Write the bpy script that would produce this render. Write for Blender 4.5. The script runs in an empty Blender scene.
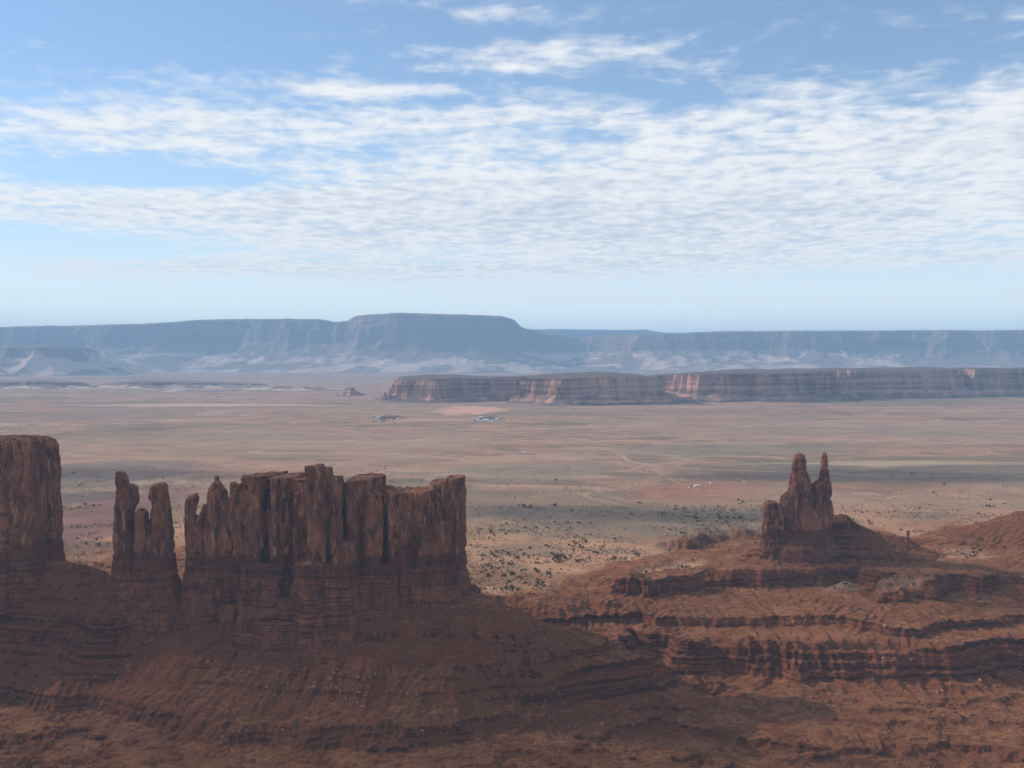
import bpy, math, random
import numpy as np
from math import radians

random.seed(7)
RNG = np.random.default_rng(11)
scene = bpy.context.scene
COL = scene.collection

# ------------------------------------------------------------------ camera, light, sky
F = 1098.0            # focal length in pixels of a 1024 wide frame
HY = 355.0            # row of the true horizon
CZ = 370.0            # camera height above the plain
PITCH = math.atan((384 - HY) / F)
CP, SP = math.cos(PITCH), math.sin(PITCH)

cam = bpy.data.cameras.new('camera')
cam_o = bpy.data.objects.new('camera', cam)
COL.objects.link(cam_o)
cam.sensor_width = 36.0
cam.lens = 36.0 * F / 1024
cam.clip_start = 1.0
cam.clip_end = 400000.0
cam_o.location = (0, 0, CZ)
cam_o.rotation_euler = (radians(90) - PITCH, 0, 0)
scene.camera = cam_o

SUN_EL = radians(29)
SUN_AZ = radians(-71)          # measured from +Y towards +X: the sun stands to the left
SD = np.array([math.sin(SUN_AZ) * math.cos(SUN_EL), math.cos(SUN_AZ) * math.cos(SUN_EL), math.sin(SUN_EL)])
sun = bpy.data.lights.new('sun', 'SUN')
sun.energy = 4.6
sun.angle = radians(0.5)
sun.color = (1.0, 0.90, 0.78)
sun_o = bpy.data.objects.new('sun', sun)
COL.objects.link(sun_o)
from mathutils import Vector
sun_o.rotation_euler = Vector(SD).to_track_quat('Z', 'Y').to_euler()

scene.view_settings.view_transform = 'Standard'
scene.view_settings.look = 'None'
scene.view_settings.gamma = 1.0
scene.view_settings.exposure = 0.0

SKY_STRENGTH = 0.15


class NT:
    """small helper to write node trees"""
    def __init__(self, tree):
        self.t = tree; self.n = tree.nodes; self.l = tree.links
    def new(self, kind, **kw):
        n = self.n.new(kind)
        for k, v in kw.items():
            setattr(n, k, v)
        return n
    def put(self, sock, v):
        if v is None: return
        if hasattr(v, 'is_output') or isinstance(v, bpy.types.NodeSocket):
            self.l.new(v, sock)
        else:
            if isinstance(v, (tuple, list)) and len(v) == 3 and sock.type == 'RGBA': v = (*v, 1)
            sock.default_value = v
    def m(self, op, a, b=None, c=None, clamp=False):
        n = self.new('ShaderNodeMath', operation=op, use_clamp=clamp)
        self.put(n.inputs[0], a); self.put(n.inputs[1], b)
        if c is not None: self.put(n.inputs[2], c)
        return n.outputs[0]
    def vm(self, op, a, b=None):
        n = self.new('ShaderNodeVectorMath', operation=op)
        self.put(n.inputs[0], a); self.put(n.inputs[1], b)
        return n.outputs[0]
    def sep(self, v):
        n = self.new('ShaderNodeSeparateXYZ'); self.put(n.inputs[0], v); return n.outputs
    def comb(self, x, y, z):
        n = self.new('ShaderNodeCombineXYZ')
        self.put(n.inputs[0], x); self.put(n.inputs[1], y); self.put(n.inputs[2], z)
        return n.outputs[0]
    def noise(self, v, scale=1.0, detail=4.0, rough=0.55, dist=0.0):
        n = self.new('ShaderNodeTexNoise')
        self.put(n.inputs['Vector'], v); n.inputs['Scale'].default_value = scale
        n.inputs['Detail'].default_value = detail; n.inputs['Roughness'].default_value = rough
        n.inputs['Distortion'].default_value = dist
        return n.outputs[0]
    def ss(self, v, lo, hi, a=0.0, b=1.0):
        n = self.new('ShaderNodeMapRange', interpolation_type='SMOOTHSTEP')
        self.put(n.inputs[0], v); self.put(n.inputs[1], lo); self.put(n.inputs[2], hi)
        self.put(n.inputs[3], a); self.put(n.inputs[4], b)
        return n.outputs[0]
    def mix(self, f, a, b, mode='MIX'):
        n = self.new('ShaderNodeMix', data_type='RGBA', blend_type=mode)
        self.put(n.inputs[0], f); self.put(n.inputs[6], a); self.put(n.inputs[7], b)
        return n.outputs[2]
    def gauss(self, x, y, cx, cy, sx, sy, amp, slope=0.0):
        dx = self.m('DIVIDE', self.m('SUBTRACT', x, cx), sx)
        yy = self.m('ADD', self.m('SUBTRACT', y, cy), self.m('MULTIPLY', self.m('SUBTRACT', x, cx), slope))
        dy = self.m('DIVIDE', yy, sy)
        r = self.m('ADD', self.m('MULTIPLY', dx, dx), self.m('MULTIPLY', dy, dy))
        return self.m('MULTIPLY', self.m('EXPONENT', self.m('MULTIPLY', r, -1.0)), amp)


world = bpy.data.worlds.new('World')
scene.world = world
world.use_nodes = True
w = NT(world.node_tree)
w.n.clear()
sky = w.new('ShaderNodeTexSky', sky_type='NISHITA')
sky.sun_disc = False
sky.sun_elevation = SUN_EL
sky.sun_rotation = SUN_AZ
sky.altitude = 1800
sky.air_density = 1.0
sky.dust_density = 0.4
sky.ozone_density = 3.0
bg1 = w.new('ShaderNodeBackground'); w.put(bg1.inputs[0], sky.outputs[0]); bg1.inputs[1].default_value = SKY_STRENGTH
geo = w.new('ShaderNodeTexCoord')
dx, dy, dz = w.sep(geo.outputs['Generated'])
az = w.m('DIVIDE', w.m('ARCTAN2', dx, dy), 1.0)            # radians right of the view north
el = w.m('ARCSINE', dz)
zc = w.m('MAXIMUM', dz, 0.004)
zc = w.m('ADD', zc, 0.05)
cu = w.m('DIVIDE', dx, zc); cv = w.m('DIVIDE', dy, zc)
cp = w.comb(cu, cv, 0.0)
cpr = w.comb(w.m('MULTIPLY', cu, 0.8), w.m('ADD', cv, w.m('MULTIPLY', cu, 0.06)), 0.0)
big = w.noise(cpr, 0.8, 3.0, 0.5, 0.3)
med = w.noise(w.vm('MULTIPLY', w.vm('ADD', cpr, (7.3, 2.1, 0)), (1.15, 0.75, 1)), 3.2, 5.0, 0.60, 0.35)
fine = w.noise(w.comb(w.m('MULTIPLY', cu, 11.0), w.m('MULTIPLY', cv, 8.0), 3.0), 1.0, 3.0, 0.5, 0.25)
def AZ(px): return math.atan((px - 512) / F)
def EL(py): return math.atan((HY - py) / F)
mask = None
for (px, py, sx, sy, amp, sl) in [
        (790, 180, 430, 78, .95, 0.03), (680, 240, 460, 38, .62, 0.0), (330, 210, 330, 44, .62, 0.0),
        (110, 145, 200, 24, .66, 0.0), (250, 272, 420, 13, .62, 0.0), (60, 218, 190, 18, .5, 0.0), (420, 120, 260, 22, .45, 0.0),
        (340, 92, 120, 11, .62, 0.0), (560, 55, 210, 16, .60, 0.02), (500, 70, 120, 7, .3, 0.0), (520, 18, 110, 12, .55, 0.0), (1030, 48, 40, 6, .4, 0.0),
        (1040, 130, 160, 50, .35, 0.0), (960, 266, 130, 5, .55, 0.0), (560, 297, 200, 6, .35, 0),
        (160, 186, 110, 11, -1.0, 0.0), (60, 255, 150, 9, -.5, 0.0), (560, 135, 60, 10, -.4, 0.0), (680, 100, 40, 10, -.5, 0)]:
    g = w.gauss(az, el, AZ(px), EL(py), sx / F, sy / F, amp, -sl)
    mask = g if mask is None else w.m('ADD', mask, g)
mask = w.m('ADD', mask, w.ss(el, 0.42, 0.75, 0.0, 0.62))      # broken cloud added overhead, out of view, to brighten the shade
med = w.m('ADD', w.m('MULTIPLY', w.noise(w.comb(w.m('MULTIPLY', cu, 2.6), w.m('MULTIPLY', cv, 5.2), 9.0), 1.0, 6.0, 0.68, 0.6), 0.45), w.m('MULTIPLY', med, 0.55))
dens = w.m('ADD', w.m('ADD', w.m('SUBTRACT', w.m('MULTIPLY', mask, 1.15), 0.17), w.m('MULTIPLY', w.m('SUBTRACT', big, 0.5), 1.3)),
           w.m('ADD', w.m('MULTIPLY', w.m('SUBTRACT', med, 0.5), 2.8), w.m('MULTIPLY', w.m('SUBTRACT', fine, 0.5), 1.15)))
cover = w.ss(dens, 0.0, 1.05)
cover = w.m('MULTIPLY', cover, w.ss(el, 0.040, 0.075))
grey = w.ss(w.m('ADD', w.m('MULTIPLY', w.m('SUBTRACT', med, 0.5), -2.2), w.m('ADD', w.m('MULTIPLY', w.m('SUBTRACT', fine, 0.5), -1.4), w.m('MULTIPLY', dens, 0.30))), 0.05, 0.85)
ccol = w.mix(grey, (1.00, 0.985, 0.97), (0.55, 0.60, 0.71))
# thin pale veil low over the horizon
bgv = w.new('ShaderNodeBackground'); w.put(bgv.inputs[0], w.mix(w.ss(el, 0.0, 0.13), (1.35, 1.32, 1.18), (0.66, 0.86, 1.0))); bgv.inputs[1].default_value = 1.0
mv = w.new('ShaderNodeMixShader')
w.put(mv.inputs[0], w.ss(el, 0.0, 0.26, 0.85, 0.12)); w.l.new(bg1.outputs[0], mv.inputs[1]); w.l.new(bgv.outputs[0], mv.inputs[2])
bg2 = w.new('ShaderNodeBackground'); w.put(bg2.inputs[0], ccol); bg2.inputs[1].default_value = 1.0
mx = w.new('ShaderNodeMixShader')
w.put(mx.inputs[0], w.m('MULTIPLY', cover, 0.92)); w.l.new(mv.outputs[0], mx.inputs[1]); w.l.new(bg2.outputs[0], mx.inputs[2])
wo = w.new('ShaderNodeOutputWorld'); w.l.new(mx.outputs[0], wo.inputs[0])


# ------------------------------------------------------------------ numeric helpers
def P(px, py, Y):
    """point at world distance Y seen at pixel (px, py)"""
    u = (384 - py) / F
    s = Y / (CP + u * SP)
    return ((px - 512) / F * s, Y, CZ + (-SP + u * CP) * s)

def PZ(px, py, z):
    """point at height z seen at pixel (px, py)"""
    u = (384 - py) / F
    s = (z - CZ) / (-SP + u * CP)
    return ((px - 512) / F * s, (CP + u * SP) * s, z)

def hash3(ix, iy, iz, seed):
    n = (ix.astype(np.int64) * 73856093) ^ (iy.astype(np.int64) * 19349663) ^ (iz.astype(np.int64) * 83492791) ^ (seed * 2654435761)
    n = n & 0xffffffff
    n = ((n >> 16) ^ n) * 0x45d9f3b & 0xffffffff
    n = ((n >> 16) ^ n) * 0x45d9f3b & 0xffffffff
    n = (n >> 16) ^ n
    return (n & 0xffffff) / float(0xffffff)

def vn(x, y, z=None, seed=0):
    """value noise in -1..1"""
    x = np.asarray(x, float); y = np.asarray(y, float)
    fx = np.floor(x); fy = np.floor(y)
    tx = x - fx; ty = y - fy
    tx = tx * tx * tx * (tx * (tx * 6 - 15) + 10); ty = ty * ty * ty * (ty * (ty * 6 - 15) + 10)
    if z is None:
        k = np.zeros_like(fx)
        a = hash3(fx, fy, k, seed); b = hash3(fx + 1, fy, k, seed)
        c = hash3(fx, fy + 1, k, seed); d = hash3(fx + 1, fy + 1, k, seed)
        return 2 * ((a * (1 - tx) + b * tx) * (1 - ty) + (c * (1 - tx) + d * tx) * ty) - 1
    z = np.asarray(z, float); fz = np.floor(z); tz = z - fz
    tz = tz * tz * (3 - 2 * tz)
    r = 0
    for dz_ in (0, 1):
        a = hash3(fx, fy, fz + dz_, seed); b = hash3(fx + 1, fy, fz + dz_, seed)
        c = hash3(fx, fy + 1, fz + dz_, seed); d = hash3(fx + 1, fy + 1, fz + dz_, seed)
        v = (a * (1 - tx) + b * tx) * (1 - ty) + (c * (1 - tx) + d * tx) * ty
        r = r + v * (tz if dz_ else (1 - tz))
    return 2 * r - 1

def fbm(x, y, z=None, oct=4, gain=0.5, seed=0):
    s = 0; a = 1; t = 0
    x = np.asarray(x, float); y = np.asarray(y, float)
    for o in range(oct):
        s = s + a * vn(x, y, z, seed + o * 17); t += a; a *= gain
        x, y = (x * 0.8 - y * 0.6) * 2.03 + 13.7, (x * 0.6 + y * 0.8) * 2.03 + 5.1
        if z is not None: z = z * 2.03 + 3.3
    return s / t

def ridged(x, y, oct=4, gain=0.5, seed=0):
    s = 0; a = 1; t = 0
    x = np.asarray(x, float); y = np.asarray(y, float)
    for o in range(oct):
        s = s + a * (1 - 2 * np.abs(vn(x, y, None, seed + o * 17))); t += a; a *= gain
        x, y = (x * 0.8 - y * 0.6) * 2.03 + 13.7, (x * 0.6 + y * 0.8) * 2.03 + 5.1
    return s / t

def sstep(a, b, x):
    t = np.clip((x - a) / (b - a), 0, 1)
    return t * t * (3 - 2 * t)

def poly_sd(X, Y, pts):
    """signed distance to a polygon, positive inside"""
    d = np.full(X.shape, 1e18); ins = np.zeros(X.shape, bool)
    n = len(pts)
    for i in range(n):
        ax, ay = pts[i]; bx, by = pts[(i + 1) % n]
        ex, ey = bx - ax, by - ay
        wx, wy = X - ax, Y - ay
        t = np.clip((wx * ex + wy * ey) / (ex * ex + ey * ey + 1e-9), 0, 1)
        d = np.minimum(d, (wx - ex * t) ** 2 + (wy - ey * t) ** 2)
        c = ((ay > Y) != (by > Y))
        with np.errstate(divide='ignore', invalid='ignore'):
            xi = (bx - ax) * (Y - ay) / (by - ay if by != ay else 1e-9) + ax
        ins ^= c & (X < xi)
    return np.where(ins, 1, -1) * np.sqrt(d)

def mesh_np(name, V, Fc, mat, smooth=False):
    """mesh from a vertex array and an array of quads (or triangles)"""
    me = bpy.data.meshes.new(name)
    k = Fc.shape[1]
    me.vertices.add(len(V)); me.vertices.foreach_set('co', np.asarray(V, np.float32).ravel())
    me.loops.add(Fc.size); me.loops.foreach_set('vertex_index', Fc.astype(np.int32).ravel())
    me.polygons.add(len(Fc))
    me.polygons.foreach_set('loop_start', np.arange(0, Fc.size, k, dtype=np.int32))
    me.polygons.foreach_set('loop_total', np.full(len(Fc), k, np.int32))
    me.polygons.foreach_set('use_smooth', np.full(len(Fc), smooth, bool))
    me.update(calc_edges=True)
    if mat: me.materials.append(mat)
    return me

def grid_faces(nr, nc):
    i = np.arange(nr * nc).reshape(nr, nc)
    return np.stack([i[:-1, :-1], i[:-1, 1:], i[1:, 1:], i[1:, :-1]], -1).reshape(-1, 4)

def link(name, me, parent=None, **props):
    o = bpy.data.objects.new(name, me); COL.objects.link(o)
    if parent: o.parent = parent
    for k, v in props.items(): o[k] = v
    return o

def empty(name, loc, **props):
    o = bpy.data.objects.new(name, None); COL.objects.link(o); o.location = loc
    for k, v in props.items(): o[k] = v
    return o

# ------------------------------------------------------------------ materials
def principled(name):
    m = bpy.data.materials.new(name); m.use_nodes = True
    t = NT(m.node_tree)
    b = m.node_tree.nodes['Principled BSDF']
    b.inputs['Roughness'].default_value = 0.95
    b.inputs['Specular IOR Level'].default_value = 0.1
    return m, t, b

def plain_mat(name, col, rough=0.9, var=0.25, scale=0.5):
    m, t, b = principled(name)
    p = t.new('ShaderNodeTexCoord').outputs['Object']
    n = t.noise(p, scale, 4)
    c = t.mix(n, tuple(x * (1 - var) for x in col), tuple(min(1, x * (1 + var)) for x in col))
    t.put(b.inputs['Base Color'], c); b.inputs['Roughness'].default_value = rough
    return m

def rock_mat():
    """massive red sandstone over banded shale: the split between the two comes from the attribute 'low'"""
    m, t, b = principled('red_sandstone')
    pos = t.new('ShaderNodeNewGeometry').outputs['Position']
    x, y, z = t.sep(pos)
    low = t.new('ShaderNodeAttribute', attribute_name='low').outputs['Fac']
    wob = t.noise(pos, 0.015, 3)
    # massive upper cliff
    streak = t.noise(t.comb(t.m('MULTIPLY', x, 0.075), t.m('MULTIPLY', y, 0.075), t.m('MULTIPLY', z, 0.026)), 1.0, 6, 0.65, 0.8)
    patch = t.noise(t.vm('MULTIPLY', pos, (1, 1, 0.6)), 0.028, 6, 0.68, 0.4)
    c = t.mix(t.ss(patch, 0.36, 0.64), (0.1538, 0.0554, 0.0289), (0.2771, 0.1058, 0.0541))
    c = t.mix(t.ss(streak, 0.47, 0.62), c, (0.0756, 0.0330, 0.0252))
    s2 = t.noise(t.comb(t.m('MULTIPLY', x, 0.10), t.m('MULTIPLY', y, 0.10), t.m('MULTIPLY', z, 0.02)), 1.7, 4, 0.6, 0.4)
    c = t.mix(t.m('MULTIPLY', t.ss(s2, 0.54, 0.66), 0.7), c, (0.4308, 0.2117, 0.1221))
    # banded lower cliff
    zb = t.m('ADD', z, t.m('MULTIPLY', wob, 9.0))
    bandv = t.comb(t.m('MULTIPLY', x, 0.006), t.m('MULTIPLY', y, 0.006), t.m('MULTIPLY', zb, 0.50))
    band = t.noise(bandv, 1.0, 5, 0.65)
    brk = t.noise(pos, 0.05, 5, 0.7, 0.5)
    bb = t.m('ADD', t.m('MULTIPLY', band, 0.55), t.m('MULTIPLY', brk, 0.45))
    cl = t.mix(t.ss(bb, 0.36, 0.64), (0.0849, 0.0301, 0.0178), (0.2739, 0.0974, 0.0510))
    zt = t.new('ShaderNodeAttribute', attribute_name='under').outputs['Fac']      # dark massive bed right under the cliff
    cl = t.mix(t.m('MULTIPLY', t.m('MULTIPLY', zt, t.ss(brk, 0.3, 0.6)), 0.5), cl, (0.0685, 0.0287, 0.0191))
    vs = t.noise(t.comb(t.m('MULTIPLY', x, 0.16), t.m('MULTIPLY', y, 0.16), t.m('MULTIPLY', z, 0.05)), 1.0, 5, 0.65)
    cl = t.mix(t.m('MULTIPLY', t.ss(vs, 0.45, 0.65), 0.6), cl, (0.0616, 0.0271, 0.0191))
    col = t.mix(low, c, cl)
    grain = t.noise(pos, 0.6, 5, 0.7)
    col = t.mix(1.0, col, t.mix(grain, (0.72, 0.72, 0.72), (1.28, 1.28, 1.28)), 'MULTIPLY')
    t.put(b.inputs['Base Color'], col)
    bp = t.new('ShaderNodeBump'); bp.inputs['Strength'].default_value = 0.9; bp.inputs['Distance'].default_value = 1.6
    hgt = t.m('ADD', t.m('MULTIPLY', grain, 0.7), t.m('ADD', t.m('MULTIPLY', streak, 0.9), t.m('MULTIPLY', band, t.m('MULTIPLY', low, 0.8))))
    t.put(bp.inputs['Height'], hgt)
    t.l.new(bp.outputs[0], b.inputs['Normal'])
    return m

def ground_mat():
    m, t, b = principled('desert_ground')
    g = t.new('ShaderNodeNewGeometry'); pos = g.outputs['Position']
    x, y, z = t.sep(pos)
    nz = t.sep(t.new('ShaderNodeAttribute', attribute_name='slope').outputs['Vector'])[0]
    rough = t.new('ShaderNodeAttribute', attribute_name='badland').outputs['Fac']
    base = t.new('ShaderNodeAttribute', attribute_name='soil').outputs['Color']  # soil colour of the plain, with some cloud shade painted in
    # canyon side colours
    wob = t.noise(pos, 0.012, 3)
    zb = t.m('ADD', z, t.m('MULTIPLY', wob, 7.0))
    band = t.noise(t.comb(t.m('MULTIPLY', x, 0.004), t.m('MULTIPLY', y, 0.004), t.m('MULTIPLY', zb, 0.28)), 1.0, 5, 0.62)
    led = t.mix(t.ss(band, 0.38, 0.64), (0.0562, 0.0166, 0.0083), (0.1762, 0.0563, 0.0248))
    n1 = t.noise(pos, 0.02, 5, 0.65)
    n2 = t.noise(pos, 0.12, 5, 0.7)
    tal = t.mix(n1, (0.1124, 0.0368, 0.0155), (0.2023, 0.0688, 0.0282))
    flat = t.mix(t.ss(n1, 0.35, 0.65), (0.1875, 0.0688, 0.0274), (0.2698, 0.1135, 0.0476))
    scr = t.ss(t.noise(pos, 0.010, 4, 0.6), 0.50, 0.66)
    tal = t.mix(t.m('MULTIPLY', scr, 0.40), tal, (0.1086, 0.0540, 0.0221))
    c = t.mix(t.ss(nz, 0.15, 0.45), flat, tal)
    c = t.mix(t.ss(nz, 0.85, 1.5), c, led)
    c = t.mix(1.0, c, t.mix(t.noise(pos, 0.045, 6, 0.72, 0.6), (0.45, 0.43, 0.42), (1.55, 1.57, 1.6)), 'MULTIPLY')
    c = t.mix(t.m('MULTIPLY', t.ss(n2, 0.54, 0.66), 0.6), c, (0.1060, 0.0517, 0.0283))
    # speckle of scrub on the plain, finer than the modelled bushes
    sp = t.noise(t.vm('MULTIPLY', pos, (1, 0.8, 0)), 0.075, 4, 0.8)
    sp2 = t.noise(t.vm('MULTIPLY', pos, (0.0035, 0.0022, 0)), 1.0, 4, 0.6)
    thr = t.ss(sp2, 0.35, 0.65, 0.66, 0.52)
    plc = t.mix(t.m('MULTIPLY', t.ss(sp, thr, t.m('ADD', thr, 0.07)), 0.5), base, (0.11, 0.10, 0.072))
    pv = t.noise(t.vm('MULTIPLY', pos, (0.005, 0.0055, 0)), 1.0, 9, 0.74, 0.8)
    plc = t.mix(1.0, plc, t.mix(pv, (0.45, 0.48, 0.52), (1.55, 1.48, 1.42)), 'MULTIPLY')
    col = t.mix(rough, plc, c)
    gr = t.noise(pos, 0.45, 4, 0.7)
    col = t.mix(1.0, col, t.mix(gr, (0.60, 0.60, 0.60), (1.40, 1.40, 1.40)), 'MULTIPLY')
    t.put(b.inputs['Base Color'], col)
    bp = t.new('ShaderNodeBump'); bp.inputs['Strength'].default_value = 1.0; bp.inputs['Distance'].default_value = 1.8
    t.put(bp.inputs['Height'], t.m('ADD', t.m('MULTIPLY', n2, 1.6), t.m('MULTIPLY', gr, 0.8)))
    t.l.new(bp.outputs[0], b.inputs['Normal'])
    return m

def mesa_mat(name, cliff_a, cliff_b, pale, pale_top, pale_amt, talus, s=1.0):
    """far tableland: banded cliff over talus, with pale slickrock near the foot"""
    m, t, b = principled(name)
    pos = t.new('ShaderNodeNewGeometry').outputs['Position']
    x, y, z = t.sep(pos)
    zz = t.sep(t.new('ShaderNodeTexCoord').outputs['Object'])[2]
    band = t.noise(t.comb(t.m('MULTIPLY', x, 0.0006), t.m('MULTIPLY', y, 0.0006), t.m('MULTIPLY', zz, 0.03 * s)), 1.0, 5, 0.6)
    st = t.noise(t.vm('MULTIPLY', pos, (0.012 * s, 0.012 * s, 0.001)), 1.0, 4, 0.6)
    c = t.mix(t.ss(t.m('ADD', t.m('MULTIPLY', band, 0.6), t.m('MULTIPLY', st, 0.4)), 0.4, 0.6), cliff_a, cliff_b)
    nz = t.sep(t.new('ShaderNodeNewGeometry').outputs['True Normal'])[2]
    c = t.mix(t.ss(nz, 0.75, 0.93), c, talus)
    pn = t.noise(t.vm('MULTIPLY', pos, (0.0030 * s, 0.0030 * s, 0.006 * s)), 1.0, 5, 0.65, 0.5)
    k = t.m('MULTIPLY', t.ss(pn, 0.47, 0.58), t.ss(zz, pale_top * 0.7, pale_top, 1.0, 0.0))
    c = t.mix(t.m('MULTIPLY', k, pale_amt), c, pale)
    t.put(b.inputs['Base Color'], c)
    return m

ROCK = rock_mat()
GROUND = ground_mat()

# ------------------------------------------------------------------ terrain
CTRL = []
def c_vis(z, *pp):
    for (px, py) in pp:
        CTRL.append(PZ(px, py, z))
def c_d(*pp):
    for (px, Y, z) in pp:
        CTRL.append(((px - 512) / F * Y, Y, z))
# foot of the left buttes
c_vis(20, (-300, 597), (-180, 597), (-60, 597), (20, 597))
c_vis(8, (70, 610), (100, 618))
c_vis(-8, (140, 626), (185, 630), (230, 632))
c_vis(-14, (270, 640)); c_vis(-22, (330, 652)); c_vis(-12, (375, 645)); c_vis(2, (420, 628)); c_vis(24, (470, 604))
c_d((-60, 1640, 45), (20, 1640, 60), (80, 1640, 54), (103, 1622, 36), (140, 1590, 22), (200, 1590, 12), (300, 1590, 15), (400, 1600, 25), (470, 1600, 32))
# upper ledge and slope under the cliffs
c_vis(-42, (-60, 640), (60, 652), (150, 660), (230, 668), (300, 674), (400, 676), (455, 678), (540, 672))
c_vis(-74, (-80, 672), (0, 677), (100, 688), (180, 705), (300, 712), (400, 716), (450, 714), (500, 706), (580, 697), (640, 690))
c_vis(-98, (-80, 710), (0, 720), (150, 745), (300, 757), (450, 755), (560, 737), (650, 718), (705, 696))
c_vis(-104, (0, 768), (150, 790), (400, 800), (600, 775), (700, 760))
# skyline of the left talus
c_vis(24, (500, 602)); c_vis(-3, (545, 628)); c_vis(-32, (590, 653)); c_vis(-55, (640, 670)); c_vis(-76, (690, 684))
c_d((480, 1600, 20), (530, 1610, -40), (570, 1590, -60), (500, 1680, -8), (440, 1700, 0), (300, 1700, 0), (150, 1700, 0), (50, 1740, 5), (-60, 1750, 10))
# side valley
c_vis(-6, (520, 590)); c_vis(-22, (560, 612)); c_vis(-30, (600, 616)); c_vis(-46, (600, 641)); c_vis(-72, (645, 664)); c_vis(-92, (705, 692))
c_vis(-4, (560, 585), (600, 585))
# right promontory
c_vis(9, (628, 576), (660, 568), (720, 566), (760, 567), (820, 565), (870, 566))
c_vis(-11, (634, 600), (700, 594), (760, 592), (830, 594), (880, 603), (950, 600), (1010, 590))
c_vis(-27, (580, 632), (650, 616), (760, 614), (840, 615), (920, 619), (980, 612), (1050, 603))
c_vis(-38, (615, 652), (700, 633), (850, 632), (960, 630))
c_vis(-43, (640, 656), (690, 642), (760, 640), (850, 642), (930, 645), (1040, 636))
c_vis(-82, (690, 684), (760, 688), (850, 688), (930, 684), (1040, 676))
c_vis(-92, (720, 712), (800, 708), (900, 702), (1040, 692))
c_vis(-96, (780, 738), (860, 738), (950, 736), (1050, 735))
c_vis(-104, (760, 752), (860, 753), (960, 752), (1060, 755), (800, 790), (950, 790))
c_vis(20, (765, 556), (800, 557), (835, 556)); c_vis(30, (860, 550))
c_d((800, 1935, 45), (840, 1945, 84), (855, 1950, 68), (875, 1960, 48), (905, 1965, 38), (925, 1950, 22), (960, 1930, 16), (1040, 1900, 22),
    (740, 1930, 18), (700, 1900, 9), (640, 1900, 2), (800, 2020, 10), (880, 2040, 8), (750, 2000, 2), (650, 1980, 0), (560, 1850, 0))
# red hill on the right
c_d((1024, 2150, 58), (1060, 2160, 66), (985, 2110, 44), (950, 2080, 20), (925, 2080, 6), (1000, 2000, 18), (1100, 2150, 60), (1024, 2280, 20), (950, 2250, 0), (1100, 2300, 15))
c_d((1200, 1900, 30), (1250, 1700, -20), (1200, 1500, -90), (1300, 1300, -104), (1350, 2100, 30))
c_d((-300, 1640, 50), (-180, 1640, 50), (-300, 1500, -30), (-280, 1350, -98), (-350, 1800, 0), (-620, 1500, -70), (-300, 1200, -110), (500, 1100, -110), (1000, 1100, -110), (1300, 1000, -110), (0, 1100, -112), (200, 950, -114), (800, 900, -114), (-600, 1000, -112))
for px in range(-700, 1500, 150): c_d((px, 2450, 0), (px, 2600, 0))
c_d((560, 2200, 0), (400, 2000, 0), (200, 2000, 0), (700, 2200, 0), (0, 2000, 0), (-300, 2100, 0), (850, 2250, 0))

C = np.array(CTRL)
def tps_fit(C, lam=40.0):
    n = len(C); xy = C[:, :2] / 1000.0
    r2 = ((xy[:, None] - xy[None]) ** 2).sum(-1)
    K = np.where(r2 > 0, r2 * np.log(r2 + 1e-20), 0)
    K += np.eye(n) * 1e-5 * lam
    Pm = np.c_[np.ones(n), xy]
    A = np.zeros((n + 3, n + 3)); A[:n, :n] = K; A[:n, n:] = Pm; A[n:, :n] = Pm.T
    return np.linalg.solve(A, np.r_[C[:, 2], 0, 0, 0])
TW = tps_fit(C, 2.0)
GX0, GX1, GY0, GY1, GS = -2200.0, 2200.0, 800.0, 2700.0, 8.0
gx = np.arange(GX0, GX1 + 1, GS); gy = np.arange(GY0, GY1 + 1, GS)
GXX, GYY = np.meshgrid(gx, gy)
TG = TW[-3] + TW[-2] * GXX / 1000 + TW[-1] * GYY / 1000
for i in range(len(C)):
    r2 = (GXX / 1000 - C[i, 0] / 1000) ** 2 + (GYY / 1000 - C[i, 1] / 1000) ** 2
    TG += TW[i] * np.where(r2 > 0, r2 * np.log(r2 + 1e-20), 0)
TG = np.clip(TG, -118, 110)
TGY, TGX = np.gradient(TG, GS)
def samp(G, X, Y):
    u = np.clip((X - GX0) / GS, 0, len(gx) - 1.001); v = np.clip((Y - GY0) / GS, 0, len(gy) - 1.001)
    i = u.astype(int); j = v.astype(int); a = u - i; b_ = v - j
    return (G[j, i] * (1 - a) + G[j, i + 1] * a) * (1 - b_) + (G[j + 1, i] * (1 - a) + G[j + 1, i + 1] * a) * b_

def gully(X, Y, gxx, gyy, cell, seed):
    """stripes that run down the slope, blended from randomly placed kernels"""
    g = np.sqrt(gxx ** 2 + gyy ** 2) + 1e-6
    sx, sy = -gyy / g, gxx / g
    px, py = X / cell, Y / cell
    fx, fy = np.floor(px), np.floor(py)
    num = 0; den = 1e-9
    for i in (-1, 0, 1):
        for j in (-1, 0, 1):
            cx, cy = fx + i, fy + j
            rx = cx + hash3(cx, cy, cx * 0, seed); ry = cy + hash3(cx, cy, cx * 0 + 1, seed)
            ddx, ddy = px - rx, py - ry
            wgt = np.exp(-2.2 * (ddx ** 2 + ddy ** 2))
            num = num + wgt * np.cos(2 * np.pi * (ddx * sx + ddy * sy)); den = den + wgt
    return num / den

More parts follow.
